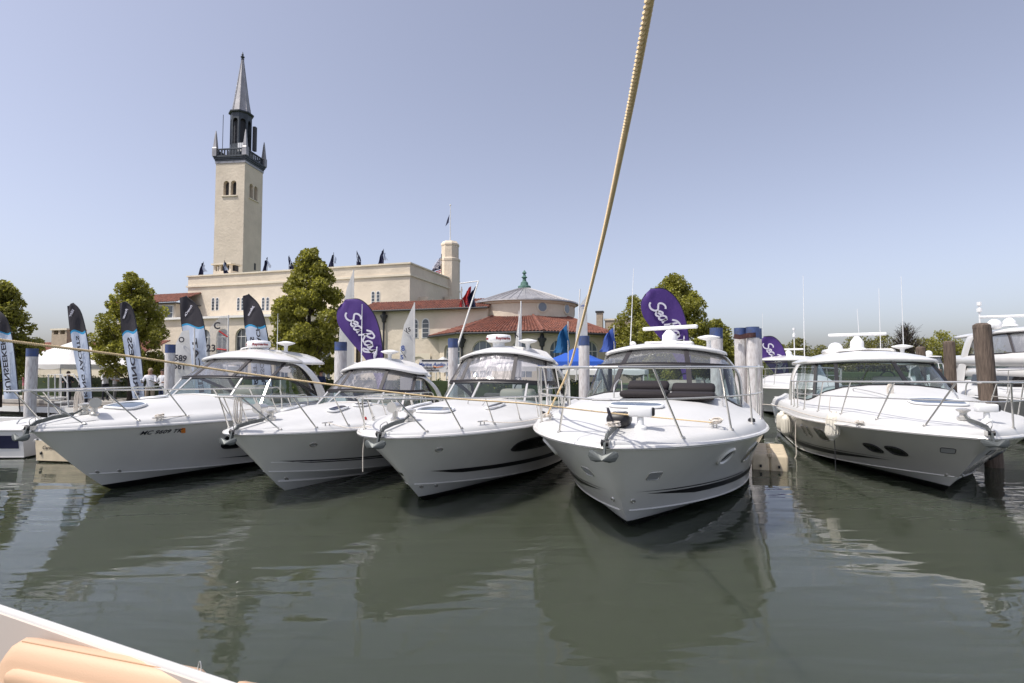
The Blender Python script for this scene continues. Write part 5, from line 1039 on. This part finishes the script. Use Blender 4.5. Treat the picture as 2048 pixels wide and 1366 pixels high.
# ------------------------------------------------------------------ flags on roofs and poles
def drape(mb, p, w_, h_, seed, d=Vector((1, 0, 0))):
    """limp flag hanging from p"""
    g = random.Random(seed); rows = []
    for j in range(9):
        v = j / 8; row = []
        for i in range(7):
            u = i / 6; x = w_ * u * (.35 + .5 * v) + .06 * math.sin(v * 5 + seed); row.append(Vector(p) + d * x + Vector((0, .14 * math.sin(u * 8 + v * 3 + seed), -h_ * (v * (1 - .25 * u) + .25 * u)))); 
        rows.append(row)
    mb.grid(rows)
RF = [(398, 553, 62.4, 'first'), (440, 551, 62, 'second'), (527, 545, 61, 'third'), (571, 542, 60.6, 'fourth'), (661, 535, 60, 'fifth'), (708, 533, 59.6, 'sixth'), (762, 530, 59.2, 'seventh')]
wh = {0: 'at the left end of the parapet', 1: 'in front of the roof chimney', 2: 'right of the bell tower foot', 3: 'left of the tall oval tree', 4: 'just right of the tall oval tree top', 5: 'above the left purple banner', 6: 'nearest the right end of the parapet'}
for k, (px, py, Yf, nm) in enumerate(RF):
    t = t_at(base, px); p = base + E2 * t + E1 * .3; p.z = PZ; o = thing('roof_flag', 'navy and white limp flag ' + wh[k], 'flag', p, group='small flags along the parapet')
    MB().tube([(0, 0, -.1), (0, 0, 1.9)], .03, 6).build('staff', iron, o); m = MB(); drape(m, (0, 0, 1.85), .9, 1.7, k + 1, Vector((1 if k % 2 else -1, 0, 0)) * .8); m.build('navy_cloth', navy, o, smooth=1); m = MB(); drape(m, (.05, -.06, 1.6), .5, 1.0, k + 9); m.build('white_cloth', flagw, o, smooth=1)
p = at(880, 545, 68); o = thing('national_flag', 'navy starred flag with red and white stripes before the turret', 'flag', (p.x, p.y, PZ - .2)); f0 = o.location
P_ = [at(x, y, 68) - f0 for x, y in ((881, 514), (882, 538), (862, 544), (870, 530))]; MB().add(P_ + [sum(P_, Vector()) / 4 + Vector((0, -.3, 0))], [(0, 1, 4), (1, 2, 4), (2, 3, 4), (3, 0, 4)]).build('blue_canton', navy, o, smooth=1)
for x, y in ((876, 524), (872, 531), (878, 532), (868, 538), (874, 538), (880, 528)): text_obj('*', 1.1, flagt, o, frame(at(x, y, 67.4) - f0, (1, 0, 0), (0, 0, 1)), 'star', .002)
for k, mm in enumerate((redc, flagt, redc)): MB().add([at(866, 545 + k * 2.0, 68) - f0, at(882, 539 + k * 2.0, 68) - f0, at(882, 541 + k * 2.0, 68) - f0, at(866, 547 + k * 2.0, 68) - f0], [(0, 1, 2, 3)]).build('stripe', mm, o)
MB().tube([at(883, 560, 68) - f0, at(883, 508, 68) - f0], .05, 6).build('staff', iron, o)
o = thing('pennant', 'tiny navy pennant on the turret flagpole', 'flag', at(899, 445, 70)); MB().add([(0, 0, 1.1), (-.1, 0, 0), (-.55, .1, -.5), (-.3, .05, .4)], [(0, 1, 2, 3)]).build('cloth', navy, o)
o = thing('yard_mast', 'white raked flagstaff with yard left of the rotunda', 'flagpole', at(911, 760, 30)); f0 = o.location
MB().tube([at(908, 715, 30) - f0, at(957, 562, 31) - f0], [.06, .04], 8).build('mast', wpaint, o); MB().tube([at(919, 567, 31) - f0, at(957, 562, 31) - f0], .035, 6).build('yard', wpaint, o)
for x0, mm, nm, lb, sd in ((923, sailm, 'signal_flag', 'pale limp flag at the outer end of the yard', 3), (940, redc, 'signal_flag', 'red limp flag hanging from the yard', 1), (951, navy, 'signal_flag', 'navy starred limp flag hanging beside the red one', 2)):
    p = at(x0, 571, 31.05); m = MB(); drape(m, p, -.7 if x0 > 930 else .2, 1.25, sd); q = m.build(nm, mm, label=lb, cat='flag', group='flags on the yard mast')
for px, py, Yf, h_, mm, lb in ((1136, 648, 21.5, 1.15, teal, 'dark teal limp flag on a short staff left of the blue-topped pile'), (1228, 655, 22.0, 1.0, blue2, 'royal blue limp flag beside the largest cruiser aerial')):
    p = at(px, py, Yf); o = thing('burgee', lb, 'flag', (p.x, p.y, GZ)); MB().tube([(0, 0, 0), (0, 0, p.z - GZ + .1)], .025, 6).build('staff', steel, o); m = MB(); drape(m, (0, -.02, p.z - GZ), -.75, h_, 4); m.build('cloth', mm, o, smooth=1)
# ------------------------------------------------------------------ tents, canopy, sign
def tent(label, px, Y, w_, d_, ze, zp, m=tentm, name='tent', pole=wpaint, val=.28, peak2=None):
    p = at(px, 730, Y); o = thing(name, label, 'tent', (p.x, p.y, GZ), -R(16.8)); ze -= GZ; zp -= GZ; n = 12; rows = []
    def z(f): return ze + (zp - ze) * f ** 1.5
    ring = [(-w_ / 2 + w_ * i / n, -d_ / 2) for i in range(n)] + [(w_ / 2, -d_ / 2 + d_ * i / n) for i in range(n)] + [(w_ / 2 - w_ * i / n, d_ / 2) for i in range(n)] + [(-w_ / 2, d_ / 2 - d_ * i / n) for i in range(n)]
    for f in (0, .2, .4, .6, .8, .93, 1): rows.append([Vector((x * (1 - f), y * (1 - f), z(f))) for x, y in ring])
    MB().rings(rows, False).build('roof', m, o, smooth=1, angle=30); MB().rings([[Vector((x, y, ze)) for x, y in ring], [Vector((x * 1.004, y * 1.004, ze - val * (.75 + .25 * abs(math.sin(i * math.pi / 3))))) for i, (x, y) in enumerate(ring)]], False).build('valance', m, o)
    for x in (-1, 1):
        for y in (-1, 1): MB().tube([(x * (w_ / 2 - .06), y * (d_ / 2 - .06), 0), (x * (w_ / 2 - .06), y * (d_ / 2 - .06), ze)], .035, 8).build('leg', pole, o)
    return o
tent('large white peaked tent behind the first two banners', 150, 33, 6.6, 6, 2.62, 4.1); tent('white tent roof right of the leftmost hardtop', 672, 30, 4.2, 4, 2.45, 3.0); tent('white tent behind the numbered dinghy sail', 352, 34, 5, 5, 2.5, 3.6)
tent('wide white marquee behind the radar dome cruiser', 1000, 33.5, 6.5, 5, 2.5, 3.1); tent('white tent under the blue canopy corner', 1215, 32, 4.5, 4.5, 2.3, 2.75); tent('small white tent beside the marine sign', 886, 30, 1.8, 3, 2.45, 3.05)
tent('bright blue pop-up canopy behind the blue-topped pile', 1152, 25, 2.9, 2.9, 2.72, 3.4, bluet, 'canopy', steel, .3)
o = thing('trade_sign', 'white Marine Audio sign board between the cruisers', 'sign', (at(870, 760, 24.5).x, 24.5, GZ)); f0 = o.location
p, q = at(839, 744, 24.5) - f0, at(903, 719, 24.5) - f0; MB().bbox((p.x, -.02, p.z), (q.x, .02, q.z)).build('board', wpaint, o)
for s_, x, y, sz, mm, sh in (('Marine Audio-Vid', 871, 729, .215, inkblue, .2), ('Professional', 857, 735.5, .14, inkb, .3), ('Installations', 863, 740.5, .14, inkb, .3), ('As', 897, 736, .18, inkb, .2)): text_obj(s_, sz, mm, o, frame(at(x, y, 24.47) - f0, (1, 0, 0), (0, 0, 1)), 'lettering', .001, sh, bold=.004)
MB().tube([at(866, 733, 24.475) - f0, at(874, 735, 24.475) - f0, at(886, 732.5, 24.475) - f0], .018, 5).build('orange_swoosh', orange, o); MB().bbox((p.x + .1, -.026, q.z - .09), (q.x - .05, -.021, q.z - .02)).build('heading_bar', inkb, o)
for x in (p.x + .06, q.x - .06): MB().tube([(x, .03, 0), (x, .03, q.z)], .03, 6).build('leg', wpaint, o)

# ------------------------------------------------------------------ boarding steps, people, bird
o = thing('boarding_steps', 'white tubular boarding steps on the dock at left', 'steps', (at(118, 800, 25.4).x, 25.4, .44)); f0 = o.location; A3 = [(97, 838), (97, 749), (123, 749), (135, 766), (137, 815)]
for dy in (0, .7):
    MB().tube([at(x, y, 25.4) - f0 + Vector((0, dy, 0)) for x, y in A3], .03, 6).build('hand_rail', wpaint, o); MB().tube([at(110, 749, 25.4) - f0 + Vector((0, dy, 0)), at(110, 800, 25.4) - f0 + Vector((0, dy, 0))], .025, 6).build('upright', wpaint, o)
for k, (x, y) in enumerate(((104, 795), (116, 803), (128, 812))): MB().bbox(at(x - 7, y, 25.4) - f0, at(x + 7, y + 3, 25.4) - f0 + Vector((0, .7, 0))).build('tread', wpaint, o)
def person(label, loc, rz, H=1.75, shirt='white', legs='khaki', hair='hair', pose='stand', cap=None, arm=(.35, .1)):
    t = thing('person', label, 'person', loc, rz); k = H / 1.75; sit = pose == 'sit'
    V, E_, Rr = [], [], []
    def add(p, r, par=None):
        V.append(Vector(p) * k); Rr.append(r * k); i = len(V) - 1
        if par is not None: E_.append((par, i))
        return i
    hz = .95 if not sit else .52
    pel = add((0, 0, hz), .15); ab = add((0, .0, hz + .2), .135, pel); ch = add((0, -.01, hz + .4), .165, ab); nk = add((0, 0, hz + .55), .065, ch); hd = add((0, -.02, hz + .66), .085, nk); add((0, -.02, hz + .76), .08, hd)
    for s in (-1, 1):
        sh = add((s * .19, 0, hz + .46), .07, ch); el = add((s * .26, -.04 - arm[0] * .15, hz + .2), .048, sh); wr = add((s * (.24 - arm[1]), -.08 - arm[0] * .6, hz + .02 + arm[0] * .4), .034, el); add((s * (.235 - arm[1]), -.11 - arm[0] * .7, hz - .05 + arm[0] * .5), .04, wr)
        hp = add((s * .1, 0, hz - .06), .105, pel)
        if sit: kn = add((s * .12, -.42, hz), .07, hp); an = add((s * .12, -.42, .08), .045, kn)
        else: kn = add((s * .11, -.02, .5), .07, hp); an = add((s * .11, .02, .08), .045, kn)
        add((s * .12, an and V[an].y / k - .14, .04), .045, an)
    me = bpy.data.meshes.new('body'); me.from_pydata(V, E_, []); ob = bpy.data.objects.new('body', me); COL.objects.link(ob)
    md_ = ob.modifiers.new('s', 'SKIN'); md_.use_smooth_shade = True
    for i, v in enumerate(me.skin_vertices[0].data): v.radius = (Rr[i], Rr[i] * (.8 if i in (0, 1, 2) else 1)); v.use_root = (i == 0)
    ob.modifiers.new('d', 'SUBSURF').levels = 1
    m2 = bpy.data.meshes.new_from_object(ob.evaluated_get(bpy.context.evaluated_depsgraph_get())); bpy.data.objects.remove(ob); bpy.data.meshes.remove(me)
    for mm in (skin, CLOTH[shirt], CLOTH[legs], CLOTH['dark']): m2.materials.append(mm)
    for f in m2.polygons:
        c = f.center / k; f.use_smooth = True
        f.material_index = 0 if c.z > hz + .53 or (abs(c.x) > .2 and c.z < hz + .22 and not (sit and c.y < -.2 and c.z < hz - .1)) else 1 if c.z > hz - .02 and not (sit and c.y < -.2 and c.z < hz + .05) else 3 if c.z < .09 else 2
    b = bpy.data.objects.new('body', m2); COL.objects.link(b); b.parent = t
    hh = MB(); n = 10; rows = []
    for j in range(7):
        a = j / 6 * 1.75; rows.append([Vector((.094 * math.sin(a) * math.cos(q * 2 * math.pi / n), .105 * math.sin(a) * math.sin(q * 2 * math.pi / n) + .022 + .012 * math.cos(a), hz + .74 + .1 * math.cos(a))) * k for q in range(n)])
    hh.rings(rows, False); hh.build('hair' if not cap else 'cap', CLOTH[cap or hair], t, smooth=1)
    MB().lathe([(.012, 0), (.02, .03), (.004, .05)], Vector((0, -.112, hz + .69)) * k, 6).build('nose', skin, t)
    for s in (-1, 1): MB().lathe([(.004, 0), (.012, .008), (.004, .016)], Vector((s * .035, -.104, hz + .735)) * k, 6).build('eye', inkb, t); MB().lathe([(.01, 0), (.022, .02), (.01, .05)], Vector((s * .092, 0, hz + .69)) * k, 6).build('ear', skin, t)
    MB().box(Vector((0, -.105, hz + .655)) * k, (.045 * k, .012, .01)).build('mouth', CLOTH['red'], t)
    return t
def stand(px, Y, z=GZ): q = at(px, 740, Y); return (q.x, q.y, z)
person('man in cap, pale shirt and khaki trousers standing by the numbered sail', stand(301, 24), .3, 1.78, 'white', 'khaki', cap='khaki', arm=(.75, .08)); person('person in white shirt just right of the man in the cap', stand(326, 26.5), -.3, 1.72, 'white', 'navy')
person('man in white shirt standing under the tent edge with arm out', stand(212, 29.8), 1.2, 1.74, 'white', 'dark', arm=(.6, -.2)); person('second white-shirted person under the tent beside the first', stand(231, 30.6), 2.0, 1.68, 'white', 'grey'); person('dark-haired person in dark top under the tent', stand(137, 29.5), 0.6, 1.6, 'dark', 'dark'); person('person in pink shirt behind the hedge at far left', stand(53, 29.0), 1.5, 1.62, 'pink', 'khaki', pose='stand')
person('bald man in dark suit on the dock behind the leftmost cruiser rail', stand(170, 25.8, .44), .4, 1.5, 'dark', 'dark', hair='khaki'); person('person in dark clothes standing behind the smallest cruiser', stand(642, 27.0), 0, 1.65, 'navy', 'dark')

# ------------------------------------------------------------------ ropes, fenders, coiled lines
c4 = b4.to_world(b4.dp(1.9, -1.42, .06)); c4r = b4.to_world(b4.dp(1.72, 1.3, .07))
top_ = at(1306, -40, 1.42); rope('mooring_rope', [top_, at(1253, 250, 2.2), at(1200, 500, 3.9), at(1160, 660, 6.6), at(1135, 745, 8.0), c4 + Vector((.02, 0, .1)), c4], .0145, 'thick twisted cream rope slanting down from the top to the largest cruiser', ropem, 3, .07, n=24)
rope('mooring_rope', [at(-60, 672, 3.3), at(0, 680, 3.55), at(260, 713, 4.5), at(520, 751, 5.6), at(860, 793, 6.6), at(1060, 808, 7.2), at(1220, 826, 7.7), c4r], .0105, 'long twisted rope running from left edge to the largest cruiser right cleat', ropem, 3, .05, n=20)
def coil(name, p, label, sc=1.0, m=ropew):
    g = random.Random(int(p[0] * 100)); pts = []
    for k in range(34): a = k * .62; pts.append(Vector(p) + Vector((math.cos(a) * .09 * sc * g.uniform(.6, 1.2), math.sin(a) * .1 * sc * g.uniform(.6, 1.2), .02 + k * .002 + g.uniform(0, .02))))
    rope(name, pts, .009, label, m, n=3)
coil('rope_coil', c4 + Vector((0, 0, -.04)), 'cream rope turns on the largest cruiser left cleat', .9); coil('rope_coil', c4r + Vector((0, 0, -.03)), 'pale rope turns on the largest cruiser right cleat', 1.1); coil('rope_coil', b4.to_world(b4.dp(.5, -.02, .06)), 'tangled white line at the largest cruiser anchor', 1.1); coil('rope_coil', b1.to_world(b1.dp(1.6, 1.05, .04)), 'pale rope turns on the leftmost cruiser cleat', .8); coil('rope_coil', b5.to_world(b5.dp(1.9, -1.45, .03)), 'pale rope turns on the silver-sided coupe cleat', 1)
def hank(p, label, h_=.42, n=4):
    pts = []
    for k in range(n * 8 + 1): a = k * math.pi / 4; pts.append(Vector(p) + Vector((.05 * math.sin(a) + .015 * (k // 8) - .03, .02 * math.cos(a * .5) - .03, -h_ / 2 + h_ / 2 * math.cos(a))))
    rope('rope_hank', pts, .009, label, ropew, n=4)
hank(at(1778, 768, b5.to_world((-1.6, 3.3, 0)).y - .02), 'pale rope hank hung over the coupe bow rail', .35); hank(at(161, 779, b1.to_world((.9, 1.4, 0)).y - .05), 'white rope hank hung on the leftmost cruiser bow rail', .75, 5); hank(at(480, 790, b2.to_world((0, .3, 0)).y - .3), 'pale rope hank hung on the smallest cruiser bow rail', .5, 4)
f5 = b5.to_world(b5.pt(.215, .93, -1, .17)); fender_obj((f5.x, f5.y, .82), 'cream ribbed fender hanging on the silver-sided coupe', .66, .145, (0, .12), 'fenders')
f6 = b5.to_world(b5.pt(.6, .8, -1, .2)); fender_obj((f6.x, f6.y, .45), 'pale fender at the coupe stern beside the floating dock', .65, .15, (0, 0), 'fenders'); f6 = b5.to_world(b5.pt(.52, .8, -1, .2)); fender_obj((f6.x, f6.y, .42), 'pale fender second from the coupe stern', .65, .14, (0, 0), 'fenders')
e5 = b5.to_world(b5.dp(1.9, -1.45, .06)); e6 = at(1520, 808, 15.5); rope('mooring_rope', [e5, e5.lerp(e6, .3) + Vector((-.2, 0, .0)), e5.lerp(e6, .7) + Vector((-.1, 0, .06)), e6], .011, 'thin line from the coupe bow cleat back to the pile pair', ropew)
fb = Vector((f5.x, f5.y, .82)); rope('fender_lanyard', [fb + Vector((.06, 0, .02)), fb + Vector((.07, 0, -.3)), fb + Vector((.09, .02, -1.1))], .008, 'dark line hanging from the coupe fender into the water', iron)
rope('fender_lanyard', [fb + Vector((.08, 0, .64)), b5.to_world(b5.dp(2.75, -1.85, .3)), b5.to_world(b5.dp(2.75, -1.82, .6))], .008, 'line holding the coupe fender to the bow rail', ropew)
h2_ = b5.to_world(b5.pt(.43, .95, -1, .02)); rope('mooring_rope', [h2_, h2_ + Vector((-.03, -.02, -.5)), h2_ + Vector((-.08, -.1, -1.0)), h2_ + Vector((-.4, -.1, -1.08)), at(1530, 905, 13.4)], .012, 'white line looping from the coupe side to the floating dock', ropew)
k2 = b3.to_world(b3.dp(.55, -.5, .0)); rope('hanging_line', [k2, k2 + Vector((-.1, -.06, -.05)), k2 + Vector((-.14, -.1, -.35)), k2 + Vector((-.14, -.1, -.75))], .009, 'short white knotted line hanging off the radar dome cruiser bow', ropew)
k3 = b2.to_world(b2.dp(1.4, .95, .06)); rope('mooring_rope', [k3, k3.lerp(k2, .5) + Vector((0, 0, -.06)), k2 + Vector((-.05, 0, .02))], .008, 'thin line from the smallest cruiser cleat to its neighbour', ropew)
k4 = b1.to_world(b1.dp(1.6, 1.05, .06)); k5 = b1.to_world(b1.dp(4.8, 1.6, .06)); rope('mooring_rope', [k4, k4.lerp(k5, .5) + Vector((.05, -.05, -.02)), k5], .008, 'thin line along the leftmost cruiser side deck', ropew)
k6 = b3.to_world(b3.dp(1.55, 1.15, .06)); rope('mooring_rope', [k6, k6.lerp(c4, .5) + Vector((0, 0, -.06)), c4], .008, 'thin line joining the radar dome cruiser to the largest cruiser', ropew)
bd = at(1216, 829, 7.66); o = thing('swallow', 'small dark swallow perched on the long rope at the largest bow', 'bird', bd, -.5)
m = MB(); m.tube([(0, .0, .10), (0, .0, .085), (0.005, .0, .06), (.02, 0, .02), (.045, 0, -.04), (.07, 0, -.1)], [.006, .018, .022, .026, .014, .004], 8); m.build('body', mat('swallow_feathers', (.02, .018, .03), .6, var=.3, vscale=30), o, smooth=1)
for s in (-1, 1): MB().add([(.012, s * .022, .05), (.035, s * .024, .03), (.085, s * .008, -.11), (.03, s * .026, -.02)], [(0, 1, 2, 3)]).build('wing', MATS['swallow_feathers'], o)
MB().lathe([(.005, 0), (.002, .018)], (-.016, 0, .092), 5, M=Matrix.Rotation(-1.5, 3, 'Y')).build('beak', black, o)

# ------------------------------------------------------------------ the boat we stand on: coaming and tan seat at lower left
A_ = onz(-60, 1190, 1.62); B_ = onz(520, 1384, 1.62); d = (B_ - A_).normalized(); n_ = Vector((d.y, -d.x, 0)); n_ = n_ if n_.y < 0 else -n_
fgb = thing('near_boat_cockpit', 'white coaming and tan leather seat of the boat at lower left corner', 'boat', (A_.x, A_.y, 0)); L_ = (B_ - A_).length + 1.2; A0 = Vector((0, 0, 0)) - d * .8; up = Vector((0, 0, 1))
def sweep(name, prof, m, t0, t1, par=fgb, nseg=24, taper=None, rnd=0.0):
    rows = []
    for i in range(nseg + 1):
        f = i / nseg; t = lerp(t0, t1, f); e = min(f, 1 - f) * (t1 - t0); kk = 1.0 if not rnd or e > rnd else math.sqrt(max(0.0, 1 - (1 - e / rnd) ** 2)) * .35 + .65
        cx = sum(p[0] for p in prof) / len(prof); cz = min(p[1] for p in prof); rows.append([A0 + d * t + n_ * (cx + (x - cx) * kk) + up * (cz + (z - cz) * kk) for x, z in prof])
    return MB().rings(rows).build(name, m, par, smooth=1, angle=50)
sweep('coaming', [(-.012, .2), (-.012, 1.6), (-.008, 1.617), (0, 1.62), (.006, 1.613), (.007, 1.60), (.007, .2)], gel, 0, L_ + .8)
sweep('coaming_liner', [(.0072, 1.1), (.0072, 1.60), (.012, 1.598), (.02, 1.3), (.02, 1.1)], coam, 0, L_ + .8)
sweep('hull_side', [(-.03, -.3), (-.032, .2), (-.05, .9), (-.04, 1.5), (-.025, 1.5), (-.025, -.3)], gel, 0, L_ + .8)
for t in (1.02,): sweep('seam', [(.01, 1.45), (.01, 1.5985), (.0135, 1.598), (.0185, 1.45)], gplast, t, t + .003)
cush = [(-.05, .9), (-.05, 1.50), (-.048, 1.56), (-.04, 1.59), (-.015, 1.602), (.012, 1.596), (.03, 1.578), (.04, 1.55), (.095, 1.25), (.13, .9)]
P0 = onz(5, 1272, 1.60); P1 = onz(432, 1354, 1.60); Pc = onz(640, 1400, 1.60); keep = (A0, d, n_)
A0 = P0 - fgb.location; A0.z = 0; d = (P1 - P0).normalized(); n_ = Vector((d.y, -d.x, 0)); n_ = n_ if n_.y < 0 else -n_; LC = (P1 - P0).length
bkr = sweep('seat_backrest', cush, tan, 0, LC, nseg=40, rnd=.1); sweep('seat_backrest', [(x, z - .012) for x, z in cush], tan, LC + .008, LC + 1.2, nseg=20, rnd=.06)
sweep('stitched_seam', [(.004, 1.5985), (.0045, 1.6005), (.006, 1.6002), (.007, 1.5975)], tanp, .1, LC - .04, bkr)
for k, (z0, z1) in enumerate(((1.49, 1.542), (1.43, 1.488), (1.33, 1.425))):
    f = lambda z: float(np.interp(z, [.9, 1.25, 1.55, 1.578], [.13, .095, .04, .03])); sweep('padded_roll', [(f(z0) - .02, z0), (f(z0) + .006, z0 + .005), (f((z0 + z1) / 2) + .014, (z0 + z1) / 2), (f(z1) + .007, z1 - .006), (f(z1) - .02, z1)], tan, .1, LC * .74, bkr, 24, rnd=.06)
A0, d, n_ = keep; ts0 = .8 + LC
Q = onz(399, 1338, 1.62) - fgb.location; MB().tube(smooth_path([Q + d * -.008 - up * .01, Q + d * -.003 + up * .018, Q + d * .004 + up * .018, Q + d * .009 - up * .01], 5), .0018, 5).build('snap_ring', steel, fgb)
